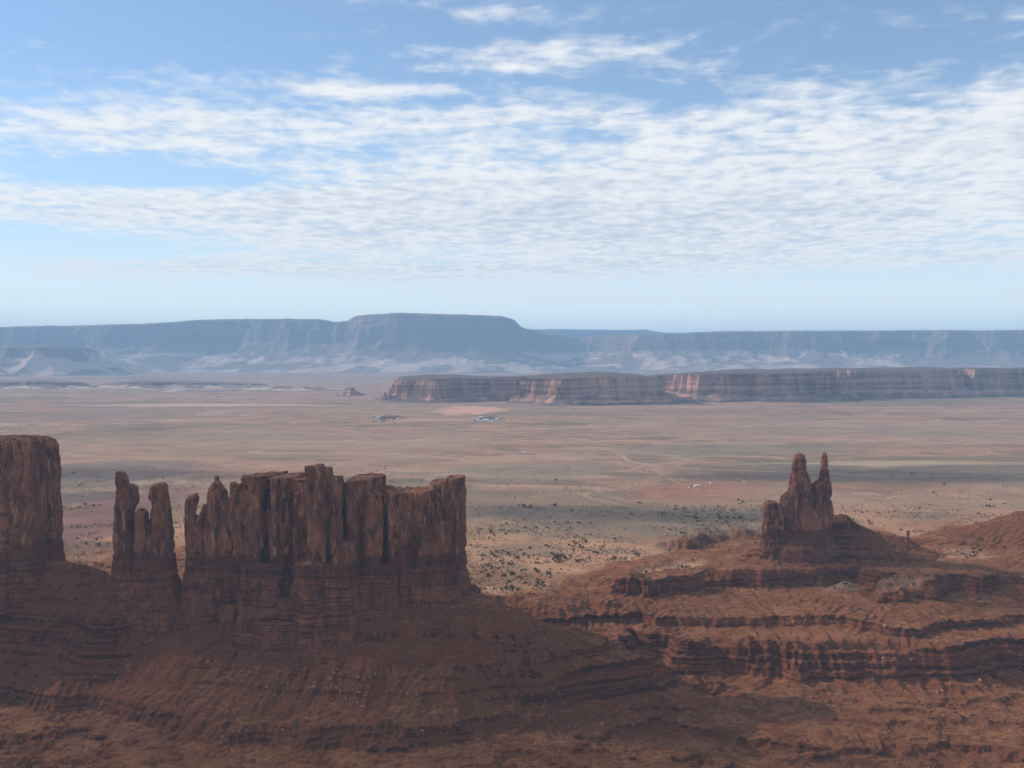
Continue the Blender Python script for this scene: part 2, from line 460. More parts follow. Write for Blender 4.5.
def ledge_table(L):
    ki, ko = [-130.0], [-130.0]
    for lo, hi, w_ in L:
        mid = (lo + hi) / 2
        ki += [mid - w_, mid + w_]; ko += [lo, hi]
    return np.array(ki + [140.0]), np.array(ko + [140.0])
LEFT_T = ledge_table([(-106, -100, .8), (-96, -76, 3.2), (-59, -54, .8), (-44, -40, .7), (-30, -27, .6), (-12, 4, 2.5), (16, 21, .9)])
RIGHT_T = ledge_table([(-106, -99, .9), (-93, -89, .7), (-84, -43, 8.5), (-39, -27, 1.2), (-16, 10, 2.0), (17, 22, 0.8)])

def terrain(X, Y, full=True):
    h = samp(TG, X, Y)
    sgx, sgy = samp(TGX, X, Y), samp(TGY, X, Y)
    sl = np.sqrt(sgx ** 2 + sgy ** 2)
    near = 1 - sstep(2300, 2650, Y)
    near = near * sstep(760, 860, Y)
    near = near * (1 - sstep(1900, 2150, np.abs(X)))
    bad = near * sstep(0.015, 0.10, sl + 0.02 * fbm(X / 60, Y / 60, oct=3, seed=5) + np.where(h < -30, 0.05, 0.0))
    bad = np.maximum(bad, sstep(-10, -30, h) * near)
    # erosion
    amp = np.clip(sl, 0, 0.8) * np.where(Y < 2050, 0.8, 1.3) * np.clip(0.75 + 1.3 * fbm(X / 110, Y / 110, oct=2, seed=55), 0.15, 1.6)
    e = (gully(X, Y, sgx, sgy, 95.0, 8) * 16.0 + gully(X, Y, sgx, sgy, 55.0, 18) * 6.0) * amp * sstep(0, 150, X) + (gully(X, Y, sgx, sgy, 52.0, 3) * 4.5 + gully(X, Y, sgx, sgy, 23.0, 4) * 3.2 + gully(X, Y, sgx, sgy, 11.0, 6) * 2.2) * amp
    wv = fbm(X / 130, Y / 130, oct=4, seed=21) * 4.5 + fbm(X / 28, Y / 28, oct=4, gain=0.6, seed=31) * 2.6
    low = sstep(-70, -95, h)
    wv = wv + ridged(X / 70, Y / 45, oct=4, seed=77) * 4.5 * low
    hh = h + e + wv * (0.25 + 0.75 * bad) * near
    off = fbm(X / 220, Y / 220, oct=2, seed=41) * 3.0
    rt = sstep(-60, 160, X)
    st = np.interp(hh + off, *LEFT_T) * (1 - rt) + np.interp(hh + off, *RIGHT_T) * rt - off
    k = np.clip(0.42 + 0.25 * rt + 0.5 * rt * sstep(-90, -84, h) * (1 - sstep(-46, -40, h)) + 0.65 * (1 - rt) * sstep(-62, -72, h) + 0.3 * rt * sstep(-70, -80, h) + 0.7 * rt * sstep(-44, -38, h) * (1 - sstep(-26, -20, h)) + 0.9 * rt * sstep(-24, -16, h) * (1 - sstep(12, 20, h)) * (1 - sstep(620, 800, X)) * sstep(140, 185, X) - 1.0 * rt * sstep(-26, -20, h) * (1 - sstep(140, 185, X)) + 1.3 * fbm(X / 95, Y / 95, oct=3, seed=51), 0, 1) * bad
    hh = hh * (1 - k) + st * k
    # thin beds inside the thick banded slope
    off2 = off + fbm(X / 70, Y / 70, oct=3, seed=57) * 2.5
    tv = np.array([-140, -104, -99, -96, -89, -86, -79, -76.5, -68, -64.5, -56, -54, -47, -43, -33, -30, -22, -18, -9, -6, 2, 5, 14, 17, 27, 30, 40, 140.])
    cum = np.array([-140, -103, -102, -93, -91.5, -83, -81.5, -73, -71, -61, -59.5, -51, -49.5, -39, -37, -27, -25.5, -14, -12, -3, -1.5, 9, 11, 21, 23, 33, 35, 140.])
    thin = np.interp(hh + off2, tv, cum) - off2
    thin = hh + np.clip(thin - hh, -3.0, 3.0)
    patchy = sstep(-.1, .35, fbm(X / 150, Y / 90, oct=3, seed=53))
    k2 = bad * sstep(0.12, 0.3, sl) * (1 - sstep(12, 24, h)) * (0.02 + 0.12 * patchy + 0.25 * patchy * rt + 0.6 * rt * np.clip(sstep(-35, -45, h) * sstep(-90, -82, h), 0, 1))
    hh = hh * (1 - k2) + thin * k2
    a2 = np.clip(sl * 2.2, 0.12, 1.0) * bad * (0.55 + .45 * rt)
    hh = hh + (gully(X, Y, sgx, sgy, 30.0, 64) * 2.2 + gully(X, Y, sgx, sgy, 14.0, 65) * 1.5 + fbm(X / 26, Y / 26, oct=4, gain=.6, seed=66) * 3.0) * a2
    hh = hh + fbm(X / 7.0, Y / 7.0, oct=3, gain=.65, seed=61) * 1.1 * bad + np.clip(fbm(X / 22, Y / 22, oct=3, gain=.6, seed=63) - .15, 0, 1) * 7.0 * bad * (1 - rt * .6)
    # far plain: gentle swells
    far = 1 - near
    hh = hh * near + far * 0.0
    hh = hh + fbm(X / 400, Y / 400, oct=4, seed=71) * 3.0 * sstep(1900, 2600, Y) + fbm(X / 60, Y / 60, oct=3, seed=72) * 0.8 * (1 - sstep(6000, 9000, Y))
    hh = np.where(Y < 850, np.minimum(hh, -112.0 + 6 * fbm(X / 80, Y / 80, oct=3, seed=9)), hh)
    return hh, bad, sl

# rows follow the picture rows, columns follow the viewing angle: fine near, coarse far
rows = np.concatenate([np.arange(358.6, 420, 0.5), np.arange(420, 545, 0.55), np.arange(545, 640, 0.30), np.arange(640, 800, 0.42), np.arange(800, 1000, 4)])
Yr = []
for r in rows:
    zz = np.interp(r, [540, 600, 690, 770], [0, -20, -85, -104])
    Yr.append(PZ(512, r, zz)[1])
Yr = np.array(sorted(set(Yr + [90000.0, 700, 600, 450, 250, 50])))
tc = np.concatenate([-np.geomspace(0.62, 40, 26)[1:][::-1], np.linspace(-0.62, 0.62, 1480), np.geomspace(0.62, 40, 26)[1:]])
YY, TT = np.meshgrid(Yr, tc, indexing='ij')
XX = np.clip(TT * np.maximum(YY, 500), -90000, 90000)
XX[:, 0] = -90000; XX[:, -1] = 90000
HH, BAD, SL = terrain(XX, YY)
# real steepness of every vertex, used to tell ledge, talus and flat apart
dzr = np.gradient(HH, axis=0) / (np.gradient(YY, axis=0) + 1e-6)
dzc = np.gradient(HH, axis=1) / (np.gradient(XX, axis=1) + 1e-6)
STEEP = np.sqrt(dzr ** 2 + np.clip(dzc, -5, 5) ** 2)

def wash(X, Y):
    """1 along the dry washes that wander over the plain"""
    wx = X + 90 * fbm(X / 240, Y / 240, oct=3, seed=801); wy = Y + 90 * fbm(X / 240 + 5, Y / 240, oct=3, seed=802)
    a = np.abs(fbm(wx / 900, wy / 620, oct=2, seed=803)); b_ = np.abs(fbm(wx / 620, wy / 900, oct=2, seed=804))
    return np.maximum(1 - sstep(.008, .030, a), (1 - sstep(.006, .022, b_)) * .7)

def blob(px, py, sx, sy, soft=0.35, seed=1):
    """mask of a patch of the plain that is seen at (px, py), in world coordinates"""
    x0, y0, _ = PZ(px, py, 0.0)
    a = sx / F * y0; b_ = abs(PZ(px, py - sy, 0.0)[1] - PZ(px, py + sy, 0.0)[1]) / 2
    d = np.sqrt(((XX - x0) / a) ** 2 + ((YY - y0) / b_) ** 2) + fbm(XX / a * 2.2, YY / b_ * 2.2, oct=4, gain=0.6, seed=seed) * 0.55
    return 1 - sstep(1 - soft, 1 + soft, d)

def lerp(A, col, k):
    return A * (1 - k[..., None]) + np.array(col) * k[..., None]
SOIL_SHADE = np.zeros(XX.shape + (3,)) + np.array((0.365, 0.215, 0.145))
n_a = fbm(XX / 1500, YY / 900, oct=5, gain=0.6, seed=101)
n_b = fbm(XX / 2600, YY / 1100, oct=5, gain=0.6, seed=111)
n_c = fbm(XX / 500, YY / 330, oct=5, gain=0.6, seed=121)
SOIL_SHADE = lerp(SOIL_SHADE, (0.185, 0.150, 0.098), sstep(-0.05, 0.30, n_a) * 0.75)
SOIL_SHADE = lerp(SOIL_SHADE, (0.36, 0.225, 0.145), sstep(0.05, 0.4, n_b) * 0.8)
SOIL_SHADE = lerp(SOIL_SHADE, (0.29, 0.135, 0.085), sstep(0.12, 0.45, n_c) * 0.6)
SOIL_SHADE = lerp(SOIL_SHADE, (0.44, 0.30, 0.20), sstep(0.25, 0.55, fbm(XX / 900, YY / 260, oct=4, seed=131)) * 0.6)
n_d = fbm(XX / 160, YY / 110, oct=5, gain=.65, seed=125)
SOIL_SHADE = lerp(SOIL_SHADE, (0.15, 0.125, 0.08), sstep(0.05, 0.35, n_d) * 0.55)
WASH = wash(XX, YY) * (1 - sstep(5500, 8000, YY))
SOIL_SHADE = lerp(SOIL_SHADE, (0.50, 0.34, 0.23), WASH * 0.4)
SOIL_SHADE = lerp(SOIL_SHADE, (0.13, 0.105, 0.07), np.roll(WASH, 3, axis=0) * (1 - WASH) * 0.45)
nearp = 1 - sstep(2300, 3000, YY)
SOIL_SHADE = lerp(SOIL_SHADE, (0.50, 0.265, 0.145), nearp * (1 - sstep(2350, 2600, YY)) * 0.7)
SOIL_SHADE = lerp(SOIL_SHADE, (0.46, 0.25, 0.145), nearp * sstep(-0.2, 0.2, fbm(XX / 170, YY / 130, oct=4, seed=141)) * 0.75)
SOIL_SHADE = lerp(SOIL_SHADE, (0.24, 0.175, 0.11), nearp * sstep(0.1, 0.35, fbm(XX / 120, YY / 130, oct=4, seed=151)) * 0.6)
for (px, py, sx, sy, col, k, sd) in [
        (620, 520, 170, 16, (0.19, 0.150, 0.110), .7, 1), (900, 473, 180, 11, (0.20, 0.15, 0.115), .7, 2), (740, 449, 130, 5, (0.19, 0.16, 0.125), .6, 3),  # dark patches paint the cloud-shadow bands into the soil colour
        (545, 470, 90, 8, (0.21, 0.185, 0.135), .5, 4), (700, 492, 60, 9, (0.33, 0.15, 0.10), .7, 5), (85, 520, 55, 40, (0.23, 0.115, 0.095), .85, 6), (88, 497, 40, 5, (0.12, 0.09, 0.085), .6, 26), (80, 545, 40, 6, (0.12, 0.08, 0.07), .6, 27),
        (930, 463, 150, 1.6, (0.50, 0.34, 0.22), .6, 7), (880, 500, 130, 10, (0.36, 0.24, 0.16), .5, 8), (730, 515, 80, 6, (0.16, 0.13, 0.09), .5, 9),
        (470, 410, 32, 4, (0.60, 0.33, 0.22), .9, 10), (450, 420, 60, 1.6, (0.56, 0.32, 0.23), .6, 11), (200, 405, 130, 1.6, (0.55, 0.36, 0.28), .8, 12),
        (110, 470, 80, 10, (0.19, 0.155, 0.13), .6, 13), (300, 440, 240, 12, (0.38, 0.26, 0.18), .5, 14), (60, 415, 120, 6, (0.22, 0.17, 0.14), .5, 15),  # first patch paints the left cloud-shadow band
        (850, 430, 260, 10, (0.37, 0.25, 0.19), .5, 16), (560, 400, 200, 4, (0.36, 0.24, 0.20), .5, 17), (880, 463, 60, 3, (0.5, 0.36, 0.24), .5, 18)]:
    SOIL_SHADE = lerp(SOIL_SHADE, col, blob(px, py, sx, sy, seed=200 + sd) * k)
V = np.stack([XX, YY, HH], -1).reshape(-1, 3)
gme = mesh_np('ground', V, grid_faces(*XX.shape), GROUND, smooth=True)
def attr(me, name, vals, kind='FLOAT'):
    a = me.attributes.new(name, kind, 'POINT')
    if kind == 'FLOAT': a.data.foreach_set('value', np.asarray(vals, np.float32).ravel())
    elif kind == 'FLOAT_VECTOR': a.data.foreach_set('vector', np.asarray(vals, np.float32).ravel())
    else: a.data.foreach_set('color', np.asarray(vals, np.float32).ravel())
attr(gme, 'badland', BAD)
attr(gme, 'slope', np.stack([STEEP, STEEP * 0, STEEP * 0], -1), 'FLOAT_VECTOR')
attr(gme, 'soil', np.concatenate([SOIL_SHADE, np.ones(XX.shape + (1,))], -1), 'FLOAT_COLOR')  # soil colour plus the painted cloud shade
link('ground', gme, kind='structure')

def ground_z(x, y):
    h, _, _ = terrain(np.atleast_1d(np.asarray(x, float)), np.atleast_1d(np.asarray(y, float)))
    return h

# ------------------------------------------------------------------ buttes
def prism(V, Fq, cx, cy, rx, ry, z0, z1, taper=0.0, sides=8, rot=0.0, rnd=None, power=3.0, flare=0.0):
    """closed irregular column; the section is a rounded box"""
    rnd = rnd or random
    base = len(V)
    lv = [(z0, 1 + taper + flare), (z0 + (z1 - z0) * 0.3, 1 + taper * 0.6), (z0 + (z1 - z0) * 0.7, 1 + taper * 0.2), (z1 - min(3, (z1 - z0) * .04), 1.0), (z1, 0.94)]
    jr = [1 + rnd.uniform(-0.14, 0.10) for _ in range(sides)]
    ph = rnd.uniform(0, 6.28) / sides
    c, s = math.cos(rot), math.sin(rot)
    for z, k in lv:
        for i in range(sides):
            a = 2 * math.pi * i / sides + ph
            ca, sa = math.cos(a), math.sin(a)
            r = (abs(ca) ** power + abs(sa) ** power) ** (-1 / power) * jr[i] * k
            x_, y_ = ca * r * rx, sa * r * ry
            V.append((cx + x_ * c - y_ * s, cy + x_ * s + y_ * c, z))
    n = len(lv)
    for j in range(n - 1):
        for i in range(sides):
            a = base + j * sides + i; b_ = base + j * sides + (i + 1) % sides
            Fq.append((a, b_, b_ + sides, a + sides))
    Fq.append(tuple(base + i for i in reversed(range(sides))))
    Fq.append(tuple(base + (n - 1) * sides + i for i in range(sides)))

def remesh(V, Fq, voxel):
    me = bpy.data.meshes.new('tmp'); me.from_pydata(V, [], Fq); me.update()
    o = bpy.data.objects.new('tmp', me); COL.objects.link(o)
    md = o.modifiers.new('r', 'REMESH'); md.mode = 'VOXEL'; md.voxel_size = voxel; md.adaptivity = 0
    dg = bpy.context.evaluated_depsgraph_get()
    ev = o.evaluated_get(dg).to_mesh()
    nv = len(ev.vertices); co = np.empty(nv * 3, np.float32); ev.vertices.foreach_get('co', co)
    no = np.empty(nv * 3, np.float32); ev.vertices.foreach_get('normal', no)
    nf = len(ev.polygons); lt = np.empty(nf, np.int32); ev.polygons.foreach_get('loop_total', lt)
    lp = np.empty(len(ev.loops), np.int32); ev.loops.foreach_get('vertex_index', lp)
    assert (lt == 4).all()
    o.evaluated_get(dg).to_mesh_clear()
    bpy.data.objects.remove(o); bpy.data.meshes.remove(me)
    return co.reshape(-1, 3).astype(float), no.reshape(-1, 3).astype(float), lp.reshape(-1, 4)

def rockify(co, no, zs, seed=0, flute=3.0, ledge=1.7, fine=1.0, block=0.0):
    """flutes on the massive cliff above zs, ledges on the banded cliff below it"""
    x, y, z = co.T
    wall = np.clip(1 - np.abs(no[:, 2]) * 1.1, 0, 1)
    nx, ny = no[:, 0], no[:, 1]
    zsv = zs + 4 * fbm(x / 60, y / 60, oct=2, seed=seed + 5)
    low = sstep(zsv + 2.0, zsv - 2.0, z)
    up = 1 - low
    fl = -np.clip(1 - 5 * np.abs(vn(x / 24, y / 24, z / 120, seed + 1)), 0, 1) * 1.0 - np.clip(1 - 5 * np.abs(vn(x / 13 + 9, y / 13, z / 70, seed + 2)), 0, 1) * 0.6 + fbm(x / 34, y / 34, z / 60, 4, 0.55, seed + 3) * 1.0 - .1
    d = fl * flute * (up + 0.8 * low) * wall
    # blocks and joints
    jb = np.round(vn(x / 11, y / 11, z / 24, seed + 8) * 2.2) / 2.2
    d += jb * 1.3 * (up + .7 * low) * wall
    d += np.round(vn(x / 6.5, y / 6.5, z / 13, seed + 18) * 2.0) / 2.0 * block * wall + np.round(vn(x / 9, y / 9, z / 7 + 4, seed + 19) * 1.6) / 1.6 * block * .7 * wall
    # beds
    zz = z + 2.0 * fbm(x / 45, y / 45, oct=2, seed=seed + 6)
    bed = vn(zz * 0 + 3.3, zz * 0 + 1.7, zz / 7.5, seed + 9) * 0.5 + vn(zz * 0 + 8.3, zz * 0 + 1.7, zz / 3.2, seed + 10) * 0.5
    bed = np.sign(bed) * np.abs(bed) ** 0.6 * (0.35 + 1.1 * sstep(-.3, .4, fbm(x / 26, y / 26, z / 26, 3, .5, seed + 14)))
    d += bed * ledge * low * wall
    d += (-np.clip(1 - 4 * np.abs(vn(x / 17 + 3, y / 17, z / 200, seed + 15)), 0, 1) * 3.0 + fbm(x / 11, y / 11, z / 14, 3, .6, seed + 16) * 2.0) * low * wall
    # the banded foot steps outwards as it goes down
    out = np.clip((zsv - z) / 90.0, 0, 1.4)
    d += (out * 5.0 + out ** 2 * 12.0) * low
    notch = np.exp(-((z - zsv) / 2.5) ** 2) * -2.2
    d += notch * wall * (0.6 + .4 * up)
    d += fbm(x / 3.2, y / 3.2, z / 3.2, 3, 0.6, seed + 12) * fine
    r = co.copy()
    r[:, 0] += nx * d; r[:, 1] += ny * d
    r[:, 2] += no[:, 2] * np.where(no[:, 2] > 0.5, fbm(x / 12, y / 12, oct=3, seed=seed + 4) * 2.0, 0)
    return r, low

def split_parts(root, co, quads, low, zs, names=('cliff', 'banded_base')):
    """one object for the massive cliff, one for the banded base, meeting edge to edge"""
    fl = low[quads].mean(1) > 0.5
    for nm, sel in ((names[0], ~fl), (names[1], fl)):
        if not sel.any(): continue
        q = quads[sel]
        u, inv = np.unique(q, return_inverse=True)
        me = mesh_np(nm, co[u], inv.reshape(-1, 4), ROCK, smooth=False)
        a = me.attributes.new('low', 'FLOAT', 'POINT'); a.data.foreach_set('value', low[u].astype(np.float32))
        zz = co[u][:, 2] + root.location[2]
        a = me.attributes.new('under', 'FLOAT', 'POINT'); a.data.foreach_set('value', (sstep(zs - 26, zs - 16, zz)).astype(np.float32))
        link(nm, me, root)

def butte(name, loc, label, cat, cols, zs, voxel=1.6, seed=0, group=None, **kw):
    V, Fq = [], []
    for c in cols: c(V, Fq)
    co, no, q = remesh(V, Fq, voxel)
    co, low = rockify(co, no, zs, seed, **kw)
    root = empty(name, loc, label=label, category=cat)
    if group: root['group'] = group
    co = co - np.array(loc)
    split_parts(root, co, q, low, zs)
    return root

def col(px0, px1, ytop, Y, depth, zb=-40, taper=0.06, sides=9, power=4.0, flare=0.0, rot=0.0, seed=None):
    """column whose front face stands at distance Y between two picture columns, topping out at a picture row"""
    def f(V, Fq):
        r = random.Random(seed if seed is not None else int(px0 * 7 + px1 * 13 + ytop))
        yc = Y + depth / 2
        x0 = (px0 - 512) / F * yc; x1 = (px1 - 512) / F * yc
        z1 = P(0, ytop, yc)[2]
        prism(V, Fq, (x0 + x1) / 2, yc, (x1 - x0) / 2, depth / 2, zb, z1, taper, sides, rot, r, power, flare)
    return f

def spire(Y, prof, dep=1.0, seed=1, zb=-40, sides=10, power=2.8, jit=0.07):
    """tapering column given as (row, left px, right px) from the top down, its centre at distance Y"""
    def f(V, Fq):
        r = random.Random(seed)
        base = len(V); jr = [1 + r.uniform(-jit, jit) for _ in range(sides)]
        rings = [(P(0, row, Y)[2], a, b_) for row, a, b_ in prof]
        rings.append((zb, prof[-1][1], prof[-1][2]))
        rings = rings[::-1]
        wmax = max(b_ - a for _, a, b_ in rings) / 2 / F * Y
        for z, a, b_ in rings:
            cx = ((a + b_) / 2 - 512) / F * Y; rx = (b_ - a) / 2 / F * Y
            ry = (rx * 0.6 + min(wmax, rx * 1.8) * 0.4) * dep
            for i in range(sides):
                t = 2 * math.pi * i / sides
                ca, sa = math.cos(t), math.sin(t)
                q = (abs(ca) ** power + abs(sa) ** power) ** (-1 / power) * (jr[i] if abs(ca) < .95 else 1)
                V.append((cx + ca * q * rx, Y + sa * q * ry, z))
        n = len(rings)
        for j in range(n - 1):
            for i in range(sides):
                a = base + j * sides + i; b_ = base + j * sides + (i + 1) % sides
                Fq.append((a, b_, b_ + sides, a + sides))
        Fq.append(tuple(base + i for i in reversed(range(sides))))
        Fq.append(tuple(base + (n - 1) * sides + i for i in range(sides)))
    return f

def wall_cols(path, tops, depth, step, zb, seed, jut=5.0, wid=(7, 15)):
    """a run of joined columns along a path of (px, Y); tops is a skyline of (px, row)"""
    out = []
    r = random.Random(seed)
    tx = [t[0] for t in tops]; ty = [t[1] for t in tops]
    P0 = [((p - 512) / F * Y, Y) for p, Y in path]
    for (a, b_) in zip(P0[:-1], P0[1:]):
        L = math.hypot(b_[0] - a[0], b_[1] - a[1]); ang = math.atan2(b_[1] - a[1], b_[0] - a[0])
        t = 0
        while t < L:
            wd = r.uniform(*wid)
            k = (t + wd / 2) / L
            x = a[0] + (b_[0] - a[0]) * k; y = a[1] + (b_[1] - a[1]) * k
            y2 = y + r.uniform(-jut, jut * 0.6)
            px = 512 + x / y * F
            row = np.interp(px, tx, ty) + max(0, r.gauss(0.2, 1.3))
            if r.random() < 0.12: row += r.uniform(4, 24)
            def f(V, Fq, x=x, y2=y2, wd=wd, row=row, ang=ang, s=r.randint(0, 9999)):
                rr = random.Random(s)
                z1 = P(0, row, y2 + depth / 2)[2]
                prism(V, Fq, x, y2 + depth / 2, wd * 0.62, depth / 2, zb, z1, 0.03, 10, ang + rr.uniform(-.2, .2), rr, 6.0)
            out.append(f)
            t += wd * step
    return out

# --- the tall square pillar at the left edge
butte('sandstone_butte', (P(-10, 590, 1640)[0], 1640, 20.0),
      'tall square sandstone butte with a smooth flat top, cut off by the left edge', 'butte',
      [spire(1672, [(435.5, 8, 39), (436.5, -60, 45), (439.5, -200, 50.5), (445, -300, 53.5), (455, -320, 54.5), (495, -330, 55.5), (560, -330, 57)], .15, 31, zb=0, sides=28, power=6, jit=.02),
       spire(1625, [(436.5, 0, 36), (441, -20, 40), (460, -24, 41), (560, -28, 42)], 1.0, 32, zb=0, power=4), col(-330, 50, 562, 1590, 120, -10, 0.03, 14, 6)],
      88, 1.6, seed=100, flute=2.6, block=1.2)

# --- the twin spires
butte('twin_spires', (P(142, 620, 1560)[0], 1560, 0.0),
      'two slender knob-headed red spires on one banded base, left of the wide butte', 'rock spires',
      [spire(1560, [(470.8, 116.5, 120.5), (472.5, 115.2, 124), (480, 115, 126), (484, 115.5, 127), (487, 116, 125.5), (492, 115.2, 129), (510, 114.2, 133), (530, 113.8, 134), (556, 113.4, 135)], 1.1, 1),
       spire(1562, [(483.8, 128, 133), (486.5, 125.5, 136.5), (494, 126, 138), (502, 127, 138), (506, 127, 135), (512, 120, 133), (530, 120, 134)], 1.0, 2),
       spire(1552, [(509, 137, 143), (512, 134.3, 146.3), (520, 133.8, 147.3), (535, 133.5, 147.5), (556, 132, 149)], 1.2, 3),
       spire(1560, [(483, 155, 164.5), (485.5, 151, 166), (492, 149.5, 166), (497, 149.3, 166.3), (501, 151, 167), (508, 151, 167.5), (520, 149.8, 169), (538, 149.3, 170.5), (556, 148.6, 171.5)], 1.15, 4),
       spire(1562, [(486, 161, 165.5), (500, 161, 167.5), (520, 160, 169.5), (556, 158, 171.5)], 2.0, 5),
       spire(1562, [(554, 113.5, 171), (575, 112.8, 171.5), (598, 111, 174), (612, 110, 180)], 0.42, 6, sides=16, power=5, jit=.10),
       spire(1548, [(556, 114, 132), (590, 113, 133), (610, 112, 135)], 0.9, 7), spire(1547, [(557, 148, 170), (590, 148, 172), (610, 147, 176)], 0.9, 8), spire(1543, [(560, 133, 148), (600, 132, 149)], 0.9, 9)],
      88, 0.95, seed=200, flute=1.3, ledge=1.2, fine=0.8, block=1.2)

# --- the wide castle-like butte
tops = [(180, 497), (198, 494), (203, 500), (207, 486), (215, 476), (222, 487), (227, 496), (232, 482), (240, 484), (245, 488), (247, 477), (252, 474), (276, 473.5), (280, 477), (304, 474.5),
        (306, 466), (325, 467), (331, 471), (340, 482), (345, 484), (348, 477), (352, 475.5), (382, 476), (385, 488), (402, 490), (404, 492), (418, 489), (430, 489), (433, 482), (450, 477.5), (466, 476)]
cols = []
SL = [(244, 260, 475, 1538, 60, 7), (257, 271, 473.8, 1524, 80, 8), (269, 277.2, 473.6, 1530, 80, 6), (277.6, 291, 475.2, 1514, 90, 8), (289, 304.5, 474.8, 1518, 90, 7), (297, 306, 492, 1494, 60, 6), (303, 308, 478, 1500, 50, 6),
      (306.8, 322, 465.5, 1474, 46, 7), (310, 330, 468.5, 1480, 50, 8), (322, 337, 477, 1484, 60, 7), (331, 345, 483.5, 1492, 60, 8), (330, 342, 518, 1470, 50, 7), (338, 355, 541, 1474, 50, 7), (343, 352, 486, 1522, 70, 7),
      (349, 368, 477.5, 1508, 80, 8), (353, 383.5, 476.2, 1516, 80, 9), (364, 384, 492, 1508, 60, 7), (382, 394, 487.5, 1532, 70, 7), (386, 405, 490.5, 1522, 80, 8), (403, 418, 489.5, 1530, 70, 7), (412, 432, 489.2, 1522, 80, 9), (396, 410, 520, 1514, 60, 7),
      (430, 450, 482, 1536, 60, 8), (432, 452, 480.5, 1544, 60, 8), (447, 463.5, 477, 1544, 56, 9), (452, 465, 476.6, 1556, 50, 8), (453, 462.5, 500, 1536, 50, 7), (426, 440, 512, 1528, 50, 7),
      (260, 450, 497, 1560, 50, 14)]
cols += [col(a, b_, t_, Y_, d_, -40, .015, n_, 6, 0, (random.Random(int(a * 3)).uniform(-.34, -.14) if a < 330 else random.Random(int(a * 3)).uniform(-.15, .10))) for a, b_, t_, Y_, d_, n_ in SL]
cols += [col(a, b_, t_, Y_, d_, -40, .01, n_, 6) for a, b_, t_, Y_, d_, n_ in [(250, 280, 477, 1545, 50, 10), (268, 312, 477, 1521, 60, 12), (300, 338, 481, 1500, 60, 12), (335, 376, 485, 1520, 60, 10), (372, 440, 492, 1540, 50, 12), (236, 262, 489, 1548, 50, 10)]]
cols += [
         # fingers at the left end
         spire(1556, [(493.4, 192, 197), (495, 188.5, 198), (499, 185.5, 198), (506, 183.8, 197), (516, 183, 195), (530, 183.3, 195), (545, 184, 197), (562, 184, 199)], 1.2, 11),
         spire(1558, [(504, 202, 206), (510, 199, 206.5), (524, 194.5, 207), (562, 190, 209)], 1.2, 12),
         spire(1552, [(475.6, 213.8, 217.3), (477.5, 212.3, 218.6), (480, 213.8, 217.8), (484, 210.5, 220.5), (491, 207.2, 224.5), (500, 205.5, 227), (520, 204.5, 229), (562, 203, 232)], 1.15, 13),
         spire(1550, [(481.8, 230.3, 235), (485, 229.8, 237), (500, 229.2, 239), (562, 228, 241)], 1.3, 14),
         spire(1550, [(484, 237.3, 243), (487, 236, 243.8), (500, 236, 245), (562, 234, 247)], 1.3, 15),
         spire(1546, [(500, 222, 229), (520, 220, 231), (562, 218, 233)], 1.3, 16),
         # banded base
         col(186, 246, 563, 1532, 60, -40, .02, 12), col(190, 222, 590, 1516, 60, -40, .03, 9), col(226, 250, 600, 1512, 60, -40, .03, 9), col(244, 300, 561, 1510, 70, -40, .01, 12), col(262, 284, 578, 1500, 60, -40, .02, 8), col(296, 344, 560, 1468, 70, -40, .01, 12),
         col(303, 322, 585, 1460, 50, -40, .02, 8), col(340, 400, 562, 1502, 90, -40, .01, 12), col(352, 372, 580, 1494, 60, -40, .02, 8), col(396, 462, 564, 1518, 90, -40, .01, 12), col(430, 467, 572, 1535, 70, -30, .02, 10), col(455, 474, 588, 1545, 60, -20, .03, 9),
         # low outcrop in front of the left half
         col(246, 292, 606, 1478, 60, -60, .05, 10), col(256, 300, 616, 1466, 50, -60, .06, 9), col(282, 300, 598, 1476, 30, -60, .06, 8)]
butte('castle_butte', (P(325, 640, 1540)[0], 1540, 0.0),
      'wide castle-like sandstone butte with notched top, corner tower and thin fingers at one end', 'butte',
      cols, 88, 1.35, seed=300, block=1.0)

